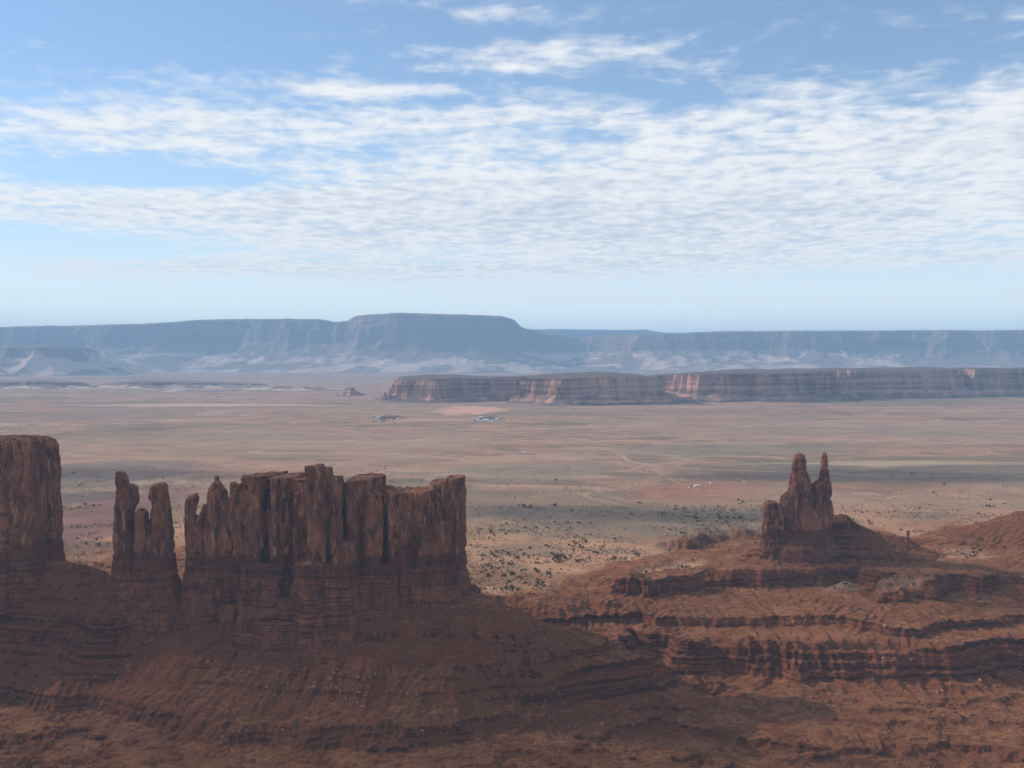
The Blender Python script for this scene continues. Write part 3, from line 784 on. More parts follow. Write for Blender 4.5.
# --- the throne-shaped spires on the right
butte('throne_spires', (P(800, 555, 1920)[0], 1920, 20.0),
      'dark throne-shaped rock with a broad tower and a thin needle, standing above the terraces', 'rock spires',
      [spire(1922, [(501, 767, 773), (503, 764.8, 779), (520, 764.3, 781), (556, 763.5, 786)], 1.3, 21, power=4), spire(1920, [(507, 775, 783), (520, 774, 788), (556, 772, 792)], 1.4, 28),
       spire(1922, [(491.5, 786.5, 789.5), (494, 784, 791), (499, 781.8, 792), (506, 780.5, 792), (556, 778, 794)], 1.3, 22),
       spire(1925, [(453, 799, 803), (454.5, 796, 804.2), (460, 793.8, 805.5), (464, 792.3, 805.8), (468, 791.8, 806), (474, 791.8, 807.5), (482, 790.8, 809.5), (490, 789.3, 811), (498, 787, 811.5), (507, 785, 812.5), (525, 783, 815), (556, 781, 817)], 1.15, 23),
       spire(1926, [(452.6, 823.8, 826.8), (455, 822.6, 827.9), (466, 822.4, 828.2), (468.5, 821.2, 828.8), (476, 819.6, 829.3), (484, 817.5, 830), (495, 816, 830.8), (520, 813, 832), (556, 811, 834)], 1.2, 24),
       spire(1924, [(480.5, 817, 820), (484, 814.2, 822), (492, 812.8, 824), (510, 811.5, 826), (556, 809, 829)], 1.3, 25),
       spire(1924, [(501, 831, 833.3), (516, 829, 834), (556, 827, 836.5)], 1.3, 26),
       spire(1926, [(508, 800, 822), (530, 790, 826), (545, 775, 833), (560, 765, 836)], .8, 27, sides=14, power=4),
       col(756, 800, 551, 1896, 60, -10, .02, 11, 5), col(790, 848, 548, 1892, 70, -10, .02, 12, 5), col(838, 878, 550, 1905, 60, -10, .02, 10, 5), col(768, 836, 541, 1903, 50, -10, .02, 12, 5)],
      64, 1.05, seed=400, flute=2.0, ledge=1.6, fine=1.3, block=2.4)

# ------------------------------------------------------------------ far tablelands
def mesa(name, polys, dx, dy, ztop, prof, mat, label, cat, seed, n1=(600, 140), n2=(150, 40), kind=None, group=None, topvar=20, base=0.0, margin=600, rimrows=None):
    """tableland whose height follows the distance to its outline; polys hold (px, distance) corners"""
    pts = [((p - 512) / F * Y, Y) for p, Y in polys]
    xs = [p[0] for p in pts]; ys = [p[1] for p in pts]
    X = np.arange(min(xs) - margin, max(xs) + margin, dx); Y = np.arange(min(ys) - margin, max(ys) + margin, dy)
    X, Y = np.meshgrid(X, Y)
    sd = poly_sd(X, Y, pts)
    s = sd + ridged(X / n1[0], Y / n1[0], oct=4, seed=seed) * n1[1] + (1 - 2 * np.abs(vn(X / n2[0], Y / n2[0], None, seed + 5))) * n2[1] + fbm(X / (n2[0] * .3), Y / (n2[0] * .3), oct=3, seed=seed + 6) * n2[1] * .35
    if rimrows is not None:
        pxs = X / Y * F + 512
        zt = CZ + (HY - np.interp(pxs, [r[0] for r in rimrows], [r[1] for r in rimrows])) / F * np.mean(ys)
    else: zt = ztop
    h = np.interp(s, [p[0] for p in prof], [p[1] for p in prof])
    # small steps on the cliff
    Z = base + h * (zt - base) + fbm(X / 700, Y / 700, oct=4, seed=seed + 7) * topvar * sstep(.8, 1, h)
    Z += ridged(X / 260, Y / 260, oct=4, seed=seed + 8) * topvar * 1.2 * sstep(0.02, .2, h) * (1 - sstep(.5, .8, h))
    Z = np.where(s < prof[0][0], base - 25, Z)
    me = mesh_np(name, np.stack([X, Y, Z], -1).reshape(-1, 3), grid_faces(*X.shape), mat, smooth=False)
    cx, cy = float(np.mean(xs)), float(np.mean(ys))
    me.vertices.foreach_get('co', (tmp := np.empty(len(me.vertices) * 3, np.float32)))
    tmp = tmp.reshape(-1, 3) - np.array((cx, cy, 0), np.float32); me.vertices.foreach_set('co', tmp.ravel())
    # drop faces that lie wholly under the ground
    import bmesh
    zf = Z.ravel()
    bm = bmesh.new(); bm.from_mesh(me); bm.verts.ensure_lookup_table()
    dead = [v for v in bm.verts if zf[v.index] < base - 20 and all(zf[e.other_vert(v).index] < base - 20 for e in v.link_edges)]
    bmesh.ops.delete(bm, geom=dead, context='VERTS'); bm.to_mesh(me); bm.free()
    o = link(name, me, label=label, category=cat)
    o.location = (cx, cy, 0)
    if kind: o['kind'] = kind
    if group: o['group'] = group
    return o

PROF_MID = [(-150, -0.02), (-70, 0.08), (-25, 0.20), (0, 0.30), (8, 0.70), (18, 0.74), (26, 0.97), (90, 1.0)]
MAT_MID = mesa_mat('mesa_sandstone', (0.15, 0.065, 0.050), (0.44, 0.24, 0.17), (0.50, 0.30, 0.22), 60, 0.3, (0.13, 0.085, 0.07), 1.0)
mesa('mesa', [(392, 8900), (402, 8750), (436, 8600), (450, 8800), (520, 8900), (530, 9700), (450, 10000), (396, 9500)], 9, 10, 0, PROF_MID, MAT_MID,
     'low red mesa with a sunlit fluted west end and two small spires off its tip', 'mesa', 500, n1=(420, 42), n2=(110, 18), rimrows=[(390, 379), (402, 377), (440, 376.5), (520, 378)])
mesa('mesa', [(500, 9300), (508, 9000), (562, 8120), (600, 8250), (655, 8300), (668, 8600), (640, 9500), (560, 9800)], 9, 10, 0, PROF_MID, MAT_MID,
     'middle red mesa of the row with a long sunlit streaked west face', 'mesa', 520, n1=(520, 120), n2=(150, 12), rimrows=[(500, 379), (560, 376), (600, 374.5), (640, 375), (668, 378)])
mesa('mesa', [(655, 9700), (682, 9300), (700, 8750), (760, 8750), (830, 8900), (850, 9350), (900, 9500), (960, 9900), (1100, 10200), (1200, 10400), (1200, 11500), (700, 11000), (640, 10600)], 11, 12, 0, PROF_MID, MAT_MID,
     'long dark-fronted mesa that runs on to the right edge of the view', 'mesa', 540, n1=(640, 170), n2=(170, 13), rimrows=[(640, 377), (680, 374), (720, 371.5), (850, 370), (1024, 369), (1200, 369)])
PROF_FAR = [(-2300, -0.02), (-1500, 0.10), (-900, 0.20), (-350, 0.34), (-100, 0.48), (0, 0.56), (60, 0.78), (130, 0.81), (190, 0.96), (420, 1.0)]
MAT_FAR = mesa_mat('far_tableland_rock', (0.18, 0.105, 0.085), (0.23, 0.14, 0.11), (0.56, 0.39, 0.32), 520, 0.8, (0.20, 0.13, 0.10), 0.35)
MAT_FAR2 = mesa_mat('distant_tableland_rock', (0.15, 0.085, 0.07), (0.25, 0.15, 0.115), (0.5, 0.4, 0.33), 100, 0.3, (0.19, 0.13, 0.10), 0.3)
def far(poly, ztop, label, seed, rim, dx=26, dy=40, mat=MAT_FAR, prof=PROF_FAR, n1=(2600, 430), n2=(620, 85), margin=2600, topvar=18, cat='plateau'):
    return mesa('plateau', poly, dx, dy, ztop, prof, mat, label, cat, seed, n1, n2, rimrows=rim, topvar=topvar, margin=margin)
far([(-260, 27500), (-100, 26300), (60, 26800), (150, 26200), (240, 26600), (330, 25600), (400, 24800), (470, 24600), (505, 25000), (540, 26200), (600, 26800), (620, 28500), (560, 30500), (100, 31500), (-260, 31500)], 0,
    'highest blue plateau on the skyline, its raised block standing just left of the middle', 600,
    [(-300, 328), (0, 327), (50, 326), (105, 325.5), (150, 324), (200, 321), (250, 319.5), (320, 320.5), (336, 323.5), (348, 322), (356, 317.5), (400, 316.5), (500, 319), (514, 321.5), (521, 328), (540, 333), (570, 336.5), (600, 341), (640, 348)])
far([(575, 26500), (640, 24800), (720, 24400), (800, 23900), (900, 24100), (1000, 23600), (1100, 23800), (1300, 24500), (1300, 29500), (700, 29500), (590, 29000)], 0,
    'long level blue plateau filling the skyline on the right', 640,
    [(560, 339), (600, 335.5), (660, 334), (720, 332.5), (800, 332.5), (900, 331.5), (1300, 332)])
far([(500, 35500), (560, 34500), (680, 34500), (780, 36000), (780, 39000), (500, 39000)], 0,
    'faint farthest tableland showing in the dip between the two great plateaus', 660,
    [(500, 329.5), (560, 330.5), (645, 331), (665, 334), (730, 334.5), (760, 332), (780, 336)], dx=45, dy=70, mat=MAT_FAR2)
far([(-260, 20800), (-60, 20300), (40, 20000), (85, 20400), (100, 21300), (60, 22500), (-260, 22500)], 0,
    'hazy flat-topped hill in front of the left plateau, touching the left edge', 680,
    [(-260, 346), (60, 346), (85, 347), (100, 350)], dx=26, dy=34, n1=(1500, 220), n2=(420, 80), topvar=12,
    prof=[(-900, -0.02), (-600, .12), (-250, .4), (-60, .6), (0, 0.7), (50, 0.93), (200, 1.0)], cat='hill')
PROF_LOW = [(-260, -0.05), (-150, 0.12), (-60, 0.35), (0, 0.55), (25, 0.9), (120, 1.0)]
MAT_LOW = mesa_mat('low_ridge_rock', (0.12, 0.075, 0.06), (0.22, 0.13, 0.10), (0.60, 0.44, 0.35), 34, 0.8, (0.20, 0.13, 0.10), 1.2)
for poly, rim, lab, sd in [
        ([(-60, 12600), (20, 12300), (60, 12250), (88, 12600), (70, 13200), (-60, 13200)], [(-60, 383), (40, 380.5), (80, 382), (95, 385)], 'thin dark ridge on the plain at the left edge, left of the small gap', 700),
        ([(100, 12900), (140, 12500), (200, 12500), (262, 12900), (250, 13400), (120, 13400)], [(95, 385), (135, 380.5), (200, 381.5), (265, 384)], 'thin dark ridge on the plain just right of the small gap', 710),
        ([(137, 11400), (175, 11250), (222, 11350), (215, 11700), (140, 11700)], [(137, 391), (160, 389.5), (220, 390)], 'low broken pale knolls on the plain below the longer dark ridge', 720),
        ([(262, 11900), (290, 11700), (322, 11800), (318, 12100), (265, 12100)], [(262, 387), (290, 386), (322, 387)], 'low pale broken ledge left of the small dark hill', 730)]:
    mesa('low_ridge', poly, 13, 16, 0, PROF_LOW, MAT_LOW, lab, 'ridge', sd, n1=(420, 90), n2=(110, 34), rimrows=rim, topvar=6, margin=300)
mesa('small_butte', [(339, 10050), (350, 9900), (361, 10050), (359, 10250), (341, 10250)], 7, 9, 0, [(-50, -0.05), (-15, .25), (8, .6), (30, 0.85), (55, 1.0)], MAT_MID,
     'small dark hill alone on the plain left of the mesa row', 'hill', 740, n1=(180, 12), n2=(60, 7), rimrows=[(335, 394), (343, 389.5), (352, 387), (360, 392)], topvar=8, margin=160)
for (px, top, lab, s_) in [(385.2, 392.0, 'short stub of rock, leftmost of the two spires off the tip of the mesa', 1), (390.0, 389.0, 'taller thin rock spire between the stub and the mesa end', 2)]:
    V_, F_ = [], []
    yc = 8750; z1 = P(0, top, yc)[2]
    rr = random.Random(s_)
    prism(V_, F_, 0, 0, 26, 24, -10, z1 * .45, .6, 8, 0, rr, 2.5)
    prism(V_, F_, 0, 0, 12, 11, -10, z1, .35, 8, .3, rr, 3)
    co, no, q = remesh(V_, F_, 2.2)
    co, low = rockify(co, no, z1 * .5, 760 + s_, flute=1.6, ledge=2.5)
    me = mesh_np('rock_spire', co, q, MAT_MID)
    o = link('rock_spire', me, label=lab, category='rock spire'); o.location = ((px - 512) / F * yc, yc, 0)

# small square knob standing on the rim of the right-hand terraces
V_, F_ = [], []
rr = random.Random(5)
prism(V_, F_, 0, 0, 3.0, 3.0, -6, 10, .25, 7, .2, rr, 3); prism(V_, F_, .3, 0, 3.4, 3.2, 7, 12, -.1, 7, .4, rr, 3)
co, no, q = remesh(V_, F_, .6)
co, low = rockify(co, no, 3, 790, flute=.5, ledge=.5, fine=.3)
me = mesh_np('rock_outcrop', co, q, ROCK); me.attributes.new('low', 'FLOAT', 'POINT').data.foreach_set('value', low.astype(np.float32))
xk = (909.5 - 512) / F * 1962
o = link('rock_outcrop', me, label='small dark rock knob on the rim at the end of the throne-shaped rock slope', category='outcrop'); o.location = (xk, 1962, float(ground_z(xk, 1962)[0]))

# ------------------------------------------------------------------ boulders
def rock_mesh(seed, sub=2):
    import bmesh
    bm = bmesh.new(); bmesh.ops.create_icosphere(bm, subdivisions=sub, radius=1)
    c = np.array([v.co[:] for v in bm.verts])
    pl = np.random.default_rng(seed).normal(size=(9, 3)); pl /= np.linalg.norm(pl, axis=1)[:, None]
    for n in pl:
        d = c @ n; k = np.clip(d - 0.62, 0, None); c -= k[:, None] * n
    c *= np.array([1.15, 0.9, 0.8]); c *= (1 + 0.08 * vn(c[:, 0] * 3, c[:, 1] * 3, c[:, 2] * 3, seed))[:, None]
    for v, p in zip(bm.verts, c): v.co = p
    me = bpy.data.meshes.new('boulder'); bm.to_mesh(me); bm.free()
    return me
PALEB = plain_mat('pale_boulder_sandstone', (0.27, 0.14, 0.09), 0.95, 0.5, 0.25)
BOULDER = plain_mat('boulder_sandstone', (0.27, 0.14, 0.09), 0.95, 0.35, 1.2)
rmesh = [rock_mesh(s) for s in range(6)]
for me in rmesh: me.materials.append(PALEB)
low_m = [rock_mesh(20 + s, 1) for s in range(5)]
spots = []
for (px, py, sx, sy, n) in [(345, 690, 40, 16, 60), (250, 690, 60, 14, 30), (420, 680, 30, 16, 26), (230, 735, 50, 10, 14), (130, 675, 60, 14, 20), (800, 705, 60, 8, 34), (860, 622, 60, 6, 24), (720, 625, 50, 6, 18),
                            (960, 700, 50, 20, 26), (620, 740, 80, 18, 20)]:
    for _ in range(n):
        spots.append((px + RNG.normal() * sx * .6, py + RNG.normal() * sy * .6, float(np.exp(RNG.normal() * .38)) * 1.7))
def hit_ground(px, py):
    """world point of the terrain seen at a pixel, by marching along the view ray"""
    u = (384 - py) / F
    s = np.arange(1150, 6000, 6.0)
    X = (px - 512) / F * s; Y = (CP + u * SP) * s; Z = CZ + (-SP + u * CP) * s
    g = ground_z(X, Y)
    k = np.argmax(Z < g)
    if Z[k] >= g[k]: return None
    return float(X[k]), float(Y[k]), float(g[k])
for (px, py, r) in spots:
    h = hit_ground(px, py)
    if h is None or h[1] > 1900: continue
    big_ = r > 2.6
    o = link('boulder', rmesh[int(RNG.integers(6))], label='large pale boulder lying on the talus below the cliffs' if big_ else 'small brown boulder lying on the talus below the cliffs',
             category='boulder', group='large pale talus boulders' if big_ else 'small talus boulders')
    o.location = (h[0], h[1], h[2] + r * 0.25); o.scale = (r, r, r); o.rotation_euler = tuple(RNG.uniform(0, 6.28, 3))

def scatter_mesh(name, meshes, pos, scale, mat, label, cat, flat=0.0):
    """many small copies merged into one mesh"""
    Vs, Fs, off = [], [], 0
    src = []
    for me in meshes:
        v = np.array([x.co[:] for x in me.vertices]); f = np.array([p.vertices[:] for p in me.polygons]); src.append((v, f))
    pick = RNG.integers(0, len(src), len(pos)); rot = RNG.uniform(0, 6.28, len(pos))
    for i in range(len(src)):
        idx = np.where(pick == i)[0]
        if not len(idx): continue
        v, f = src[i]
        c, s = np.cos(rot[idx])[:, None], np.sin(rot[idx])[:, None]
        sc = scale[idx][:, None]
        vx = (v[None, :, 0] * c - v[None, :, 1] * s) * sc + pos[idx, 0][:, None]
        vy = (v[None, :, 0] * s + v[None, :, 1] * c) * sc + pos[idx, 1][:, None]
        vz = v[None, :, 2] * sc + pos[idx, 2][:, None]
        Vs.append(np.stack([vx, vy, vz], -1).reshape(-1, 3))
        Fs.append((f[None] + (np.arange(len(idx)) * len(v))[:, None, None] + off).reshape(-1, f.shape[1])); off += len(idx) * len(v)
    me = mesh_np(name, np.concatenate(Vs), np.concatenate(Fs), mat)
    return link(name, me, kind='stuff', label=label, category=cat)

# rubble: everywhere the slopes are steep
n = 90000
X_ = RNG.uniform(-900, 1250, n); Y_ = RNG.uniform(1150, 2100, n)
ok = np.abs(X_ / Y_) < 0.55
X_, Y_ = X_[ok], Y_[ok]
hz, bd, sl_ = terrain(X_, Y_)
dens_ = fbm(X_ / 60, Y_ / 60, oct=3, seed=301)
keep = (bd > .6) & (dens_ > 0.02) & (RNG.random(len(X_)) < 0.75)
X_, Y_, hz = X_[keep], Y_[keep], hz[keep]
sc_ = np.exp(RNG.normal(size=len(X_)) * .45) * 0.75
scatter_mesh('rubble', low_m, np.stack([X_, Y_, hz + sc_ * .15], -1), sc_, BOULDER, 'loose rocks strewn over the talus and terraces', 'rubble')

# ------------------------------------------------------------------ desert bushes
LEAF = plain_mat('bush_foliage', (0.105, 0.098, 0.055), 0.9, 0.45, 0.6)
def bush_mesh(seed, nleaf=150):
    r = np.random.default_rng(seed)
    V_, F_ = [], []
    lobes = [(r.normal() * .45, r.normal() * .45, r.uniform(.45, .85), r.uniform(.35, .6)) for _ in range(5)]
    for i in range(nleaf):
        lx, ly, lz, lr = lobes[i % 5]
        d = r.normal(size=3); d /= np.linalg.norm(d); c = np.array([lx, ly, lz]) + d * lr * r.uniform(.55, 1.0)
        c[2] = max(c[2], .05)
        a = r.normal(size=3); a /= np.linalg.norm(a); b_ = np.cross(a, d); b_ /= np.linalg.norm(b_) + 1e-6
        s = r.uniform(.14, .24); k = len(V_)
        V_ += [c - a * s, c + b_ * s * .8, c + a * s, c - b_ * s * .8]; F_.append((k, k + 1, k + 2, k + 3))
    # stems
    for i in range(4):
        lx, ly, lz, lr = lobes[i]; k = len(V_)
        V_ += [np.array([-.05, 0, -.1]), np.array([.05, 0, -.1]), np.array([lx + .03, ly, lz]), np.array([lx - .03, ly, lz])]; F_.append((k, k + 1, k + 2, k + 3))
        k = len(V_); V_ += [np.array([0, -.05, -.1]), np.array([0, .05, -.1]), np.array([lx, ly + .03, lz]), np.array([lx, ly - .03, lz])]; F_.append((k, k + 1, k + 2, k + 3))
    return mesh_np('desert_bush', np.array(V_), np.array(F_), LEAF)
bmesh_near = [bush_mesh(s) for s in range(5)]
bmesh_far = [bush_mesh(50 + s, 34) for s in range(4)]
# candidates on the plain, denser close behind the buttes
n = 150000
pyr = RNG.uniform(468, 602, n) ** 1.0
pxr = RNG.uniform(-40, 1064, n)
u_ = (384 - pyr) / F; s_ = -CZ / (-SP + u_ * CP)
X_ = (pxr - 512) / F * s_; Y_ = (CP + u_ * SP) * s_
hz, bd, sl_ = terrain(X_, Y_)
clump = fbm(X_ / 150, Y_ / 110, oct=4, gain=.6, seed=401) + 0.5 * fbm(X_ / 900, Y_ / 500, oct=3, seed=402) + 0.7 * wash(X_, Y_ + 12) - 0.12
prob = np.where(Y_ < 2700, 0.85, 0.22) * sstep(-0.5, 0.35, clump) * (1 - .85 * sstep(0.3, 0.8, bd))
keep = RNG.random(len(X_)) < prob
X_, Y_, hz = X_[keep], Y_[keep], hz[keep]
sz = np.exp(RNG.normal(size=len(X_)) * .52) * np.where(Y_ < 2900, 1.1, 1.2)
print('bushes', len(X_))
px_ = X_ / Y_ * F + 512; py_ = HY + CZ / Y_ * F
behind = ((px_ < 480) & ~((px_ > 66) & (px_ < 108))) | ((px_ > 765) & (px_ < 838) & (py_ > 500)) | (py_ > 590) | (px_ > 1020) | (px_ < 0) | ((px_ < 620) & (py_ > 578) & (px_ < 505))
show = np.where(behind, 0, sz / Y_)
order = np.argsort(-show)
first, rest = order[:270], order[270:]
for i in first:
    d = float(Y_[i])
    tall = sz[i] > 2.8
    o = link('desert_bush', bmesh_near[int(RNG.integers(5))], category='bush',
             label='broad dark green bush on the open sand behind the buttes' if tall else 'small dark green bush on the open sand behind the buttes',
             group='broad desert bushes' if tall else 'small desert bushes')
    o.location = (float(X_[i]), d, float(hz[i]) - .1); s = float(sz[i]); o.scale = (s, s, s * .9); o.rotation_euler = (0, 0, float(RNG.uniform(0, 6.28)))
scatter_mesh('scrub', bmesh_far, np.stack([X_[rest], Y_[rest], hz[rest] - .1], -1), sz[rest], LEAF, 'low scrub dotted over the desert plain', 'scrub')

# ------------------------------------------------------------------ tracks across the plain
TRACK = plain_mat('pale_dirt', (0.44, 0.29, 0.195), 0.95, 0.2, 0.02)
def track(pts, width, kindname='dirt_road'):
    W_ = [PZ(px, py, 0)[:2] for px, py in pts]
    P_ = []
    for a, b_ in zip(W_[:-1], W_[1:]):
        k = max(2, int(math.hypot(b_[0] - a[0], b_[1] - a[1]) / 40))
        for t in range(k): P_.append((a[0] + (b_[0] - a[0]) * t / k, a[1] + (b_[1] - a[1]) * t / k))
    P_.append(W_[-1]); P_ = np.array(P_)
    for _ in range(6): P_[1:-1] = (P_[:-2] + 2 * P_[1:-1] + P_[2:]) / 4
    T = np.gradient(P_, axis=0); T /= np.linalg.norm(T, axis=1)[:, None]; N = np.stack([-T[:, 1], T[:, 0]], -1)
    w_ = width * (1 + 0.25 * vn(np.arange(len(P_)) / 6.0, np.arange(len(P_)) * 0.0, None, 3))
    rowsv = []
    for k in (-.5, 0, .5):
        q = P_ + N * (w_ * k)[:, None]; rowsv.append(np.c_[q, ground_z(q[:, 0], q[:, 1]) + 0.5])
    V_ = np.stack(rowsv, 1)
    me = mesh_np(kindname, V_.reshape(-1, 3), grid_faces(len(P_), 3), TRACK)
    link(kindname, me, kind='structure')
track([(830, 461.5), (880, 462.5), (950, 463.2), (1060, 463.5)], 8)
track([(560, 449), (600, 452), (628, 455), (622, 459), (648, 466), (720, 470), (840, 474), (1060, 478)], 12)
track([(860, 502), (920, 503.5), (960, 506), (1060, 508)], 9)
track([(480, 430), (560, 440), (628, 455)], 10)
track([(697, 488.5), (672, 480), (652, 468)], 6)
track([(388, 421), (430, 424), (486, 422), (540, 428), (600, 436)], 14)
track([(697, 488.5), (740, 495), (790, 499), (860, 502)], 6)

# ------------------------------------------------------------------ houses on the plain
WHITE = plain_mat('white_painted_wall', (0.72, 0.70, 0.66), .8, .08, .3)
TANW = plain_mat('tan_stucco', (0.42, 0.31, 0.23), .9, .1, .3)
TIN = plain_mat('pale_tin_roof', (0.62, 0.64, 0.66), .5, .1, .3)
DARKR = plain_mat('dark_shingle_roof', (0.10, 0.09, 0.09), .9, .2, .6)
GLASS = plain_mat('dark_window_glass', (0.04, 0.05, 0.06), .2, .1, .6)
DOORM = plain_mat('brown_door', (0.12, 0.07, 0.05), .7, .1, .6)
def boxes(name, bl, mat, parent):
    V_, F_ = [], []
    for (x0, x1, y0, y1, z0, z1) in bl:
        k = len(V_); V_ += [(x0, y0, z0), (x1, y0, z0), (x1, y1, z0), (x0, y1, z0), (x0, y0, z1), (x1, y0, z1), (x1, y1, z1), (x0, y1, z1)]
        F_ += [(k, k + 3, k + 2, k + 1), (k + 4, k + 5, k + 6, k + 7), (k, k + 1, k + 5, k + 4), (k + 1, k + 2, k + 6, k + 5), (k + 2, k + 3, k + 7, k + 6), (k + 3, k, k + 4, k + 7)]
    me = mesh_np(name, np.array(V_, float), np.array(F_), mat)
    return link(name, me, parent)
def house(x, y, L, D_, h, rot, wallm, roofm, label, group=None):
    z = float(ground_z(x, y)[0])
    r = empty('house', (x, y, z), label=label, category='house'); r.rotation_euler = (0, 0, rot)
    if group: r['group'] = group
    boxes('wall', [(-L / 2, L / 2, -D_ / 2, D_ / 2, -1.0, h)], wallm, r)
    e = .5; rh = D_ * .22
    V_ = [(-L / 2 - e, -D_ / 2 - e, h + .01), (L / 2 + e, -D_ / 2 - e, h + .01), (L / 2 + e, D_ / 2 + e, h + .01), (-L / 2 - e, D_ / 2 + e, h + .01), (-L / 2 - e, 0, h + rh), (L / 2 + e, 0, h + rh)]
    me = bpy.data.meshes.new('roof'); me.from_pydata(V_, [], [(0, 3, 2, 1), (0, 1, 5, 4), (2, 3, 4, 5), (0, 4, 3), (1, 2, 5)]); me.materials.append(roofm)
    link('roof', me, r)
    boxes('door', [(-.6, .6, -D_ / 2 - .08, -D_ / 2 - .01, 0, 2.1)], DOORM, r)
    for kx in (-.32, .3): boxes('window', [(kx * L - .9, kx * L + .9, -D_ / 2 - .06, -D_ / 2 - .01, 1.0, 2.2)], GLASS, r)
    return r
def at0(px, py): return PZ(px, py, 0)[:2]
x, y = at0(697, 486); house(x, y, 15, 9, 3.6, .1, WHITE, TIN, 'white house with a pale roof on the red soil, left of the throne-shaped spires')
x, y = at0(690.5, 486.6); house(x, y, 9, 6, 3.0, .3, WHITE, DARKR, 'small dark-roofed shed on the left of the white house')
x, y = at0(711, 483.2); house(x, y, 7, 5, 2.8, .5, WHITE, TIN, 'tiny pale shed a little to the right of the white house')
x, y = at0(524, 452.6); house(x, y, 20, 8, 3.6, 0, WHITE, TIN, 'lone white building out on the open plain between the castle butte and the mesas')
x, y = at0(1004, 503); house(x, y, 8, 5, 2.8, .2, TANW, TIN, 'small pale cabin beside the track at the right')
for (cx, cy, n_, g) in [(388, 418.6, 15, 'houses of the western settlement below the first mesa'), (486, 419.5, 15, 'houses of the eastern settlement by the pale dune')]:
    for i in range(n_):
        px = cx + RNG.uniform(-16, 16); py = cy + RNG.uniform(-2.2, 2.2)
        x, y = at0(px, py); k = int(RNG.integers(3))
        house(x, y, float(RNG.uniform(14, 30)), float(RNG.uniform(9, 14)), float(RNG.uniform(3.5, 6)), float(RNG.uniform(-.5, .5)), (WHITE, TANW, WHITE)[k], (TIN, DARKR, DARKR)[k],
              ('white walled house with a pale roof', 'tan walled house with a dark roof', 'white walled house with a dark roof')[k] + (' in the western settlement' if cx < 430 else ' in the eastern settlement'), g + (' with pale roofs', ', tan with dark roofs', ', white with dark roofs')[k])
    n = 160
    ppx = cx + RNG.normal(size=n) * 9; ppy = cy + RNG.normal(size=n) * 1.1
    Q = np.array([at0(a, b_) for a, b_ in zip(ppx, ppy)]); hz = ground_z(Q[:, 0], Q[:, 1])
    scatter_mesh('settlement_trees', bmesh_far, np.c_[Q, hz], RNG.uniform(3, 6, n), LEAF, 'low green trees massed among the houses of the ' + ('western' if cx < 430 else 'eastern') + ' settlement', 'trees')

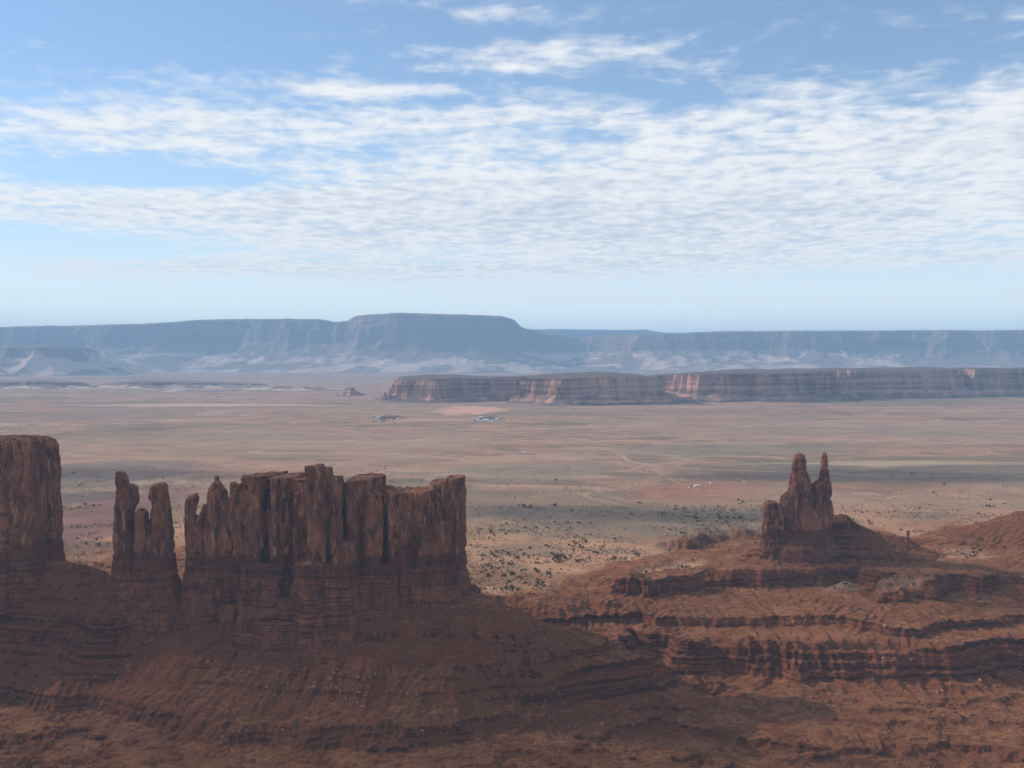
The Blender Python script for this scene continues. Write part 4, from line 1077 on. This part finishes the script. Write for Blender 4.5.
# ------------------------------------------------------------------ clouds that shade the ground
CLOUD = plain_mat('cloud_white', (0.85, 0.86, 0.88), 1.0, .02, .002)
ct = NT(CLOUD.node_tree)      # thin towards its edges, where sunlight comes through
cb = CLOUD.node_tree.nodes['Principled BSDF']
ct.put(cb.inputs['Alpha'], ct.ss(ct.new('ShaderNodeAttribute', attribute_name='depth').outputs['Fac'], 0.0, 0.6, 0.0, 0.46))
def cloud(gx_, gy_, rx, ry, label, alt=2600, seed=0, thick=140):
    """a flat-bottomed cloud standing between the sun and the ground around (gx_, gy_)"""
    k = (alt - (-30)) / SD[2]
    cx, cy = gx_ + SD[0] * k, gy_ + SD[1] * k
    N = 150
    a = np.linspace(-1.5, 1.5, N); A, B = np.meshgrid(a, a)
    r = np.sqrt(A * A + B * B) + fbm(A * 1.6 + seed, B * 1.6, oct=5, gain=.6, seed=seed) * .55
    d = np.clip(1 - r, -0.2, 1)
    top = np.where(d > 0, np.sqrt(np.clip(d, 0, 1)) * thick * (1 + .5 * fbm(A * 4, B * 4, oct=4, seed=seed + 1)), 0)
    bot = -top * .3
    X = A * rx; Y = B * ry
    ins = d > 0
    f = grid_faces(N, N); keepf = ins.ravel()[f].all(1); f = f[keepf]
    Vt = np.stack([X, Y, top], -1).reshape(-1, 3); Vb = np.stack([X, Y, bot - 2], -1).reshape(-1, 3)
    me = mesh_np('cloud', np.r_[Vt, Vb], np.r_[f, f[:, ::-1] + N * N], CLOUD, True)
    attr(me, 'depth', np.r_[d.ravel(), d.ravel()])
    o = link('cloud', me, label=label, category='cloud'); o.location = (cx, cy, alt)
CLOUDS = [
    (230, 2560, 520, 190, 'broad white cloud high up that shades the flats behind the castle-like butte', 11),
    (-1350, 3400, 700, 260, 'long white cloud high up that shades the plain behind the twin spires', 12),
    (690, 1800, 210, 95, 'small white cloud added out of view to shade the slope right of the throne-shaped rock', 14),  # added cloud outside the view, darkens the slope by the throne
    (-420, 1290, 760, 330, 'broad thin white cloud added out of view to dim the slopes below the castle-like butte', 15),  # added cloud outside the view, weakens the sun on the left talus
    (1150, 3350, 800, 200, 'thin white cloud high up that shades the plain behind the throne-shaped rock', 13),
]
for i, (a, b_, rx, ry, lab, sd) in enumerate(CLOUDS): cloud(a, b_, rx, ry, lab, seed=sd)

# ------------------------------------------------------------------ haze
HAZE_DENS = 3.25e-5
hm = bpy.data.materials.new('haze_air'); hm.use_nodes = True
h_ = NT(hm.node_tree); h_.n.clear()
pv_ = h_.new('ShaderNodeVolumePrincipled'); pv_.inputs['Color'].default_value = (0.38, 0.68, 1.0, 1); pv_.inputs['Density'].default_value = HAZE_DENS
pv_.inputs['Anisotropy'].default_value = 0.0
ho = h_.new('ShaderNodeOutputMaterial'); h_.l.new(pv_.outputs[0], ho.inputs['Volume'])
me = bpy.data.meshes.new('haze')
bx = [(x, y, z) for z in (-200, 1500) for (x, y) in ((-91000, -4000), (91000, -4000), (91000, 91000), (-91000, 91000))]
me.from_pydata(bx, [], [(0, 3, 2, 1), (4, 5, 6, 7), (0, 1, 5, 4), (1, 2, 6, 5), (2, 3, 7, 6), (3, 0, 4, 7)])
me.materials.append(hm)
link('haze', me, kind='stuff', label='pale blue air thickening with distance over the whole desert', category='haze')
scene.cycles.use_denoising = True
scene.cycles.max_bounces = 4
scene.cycles.volume_bounces = 1
scene.cycles.volume_max_steps = 64
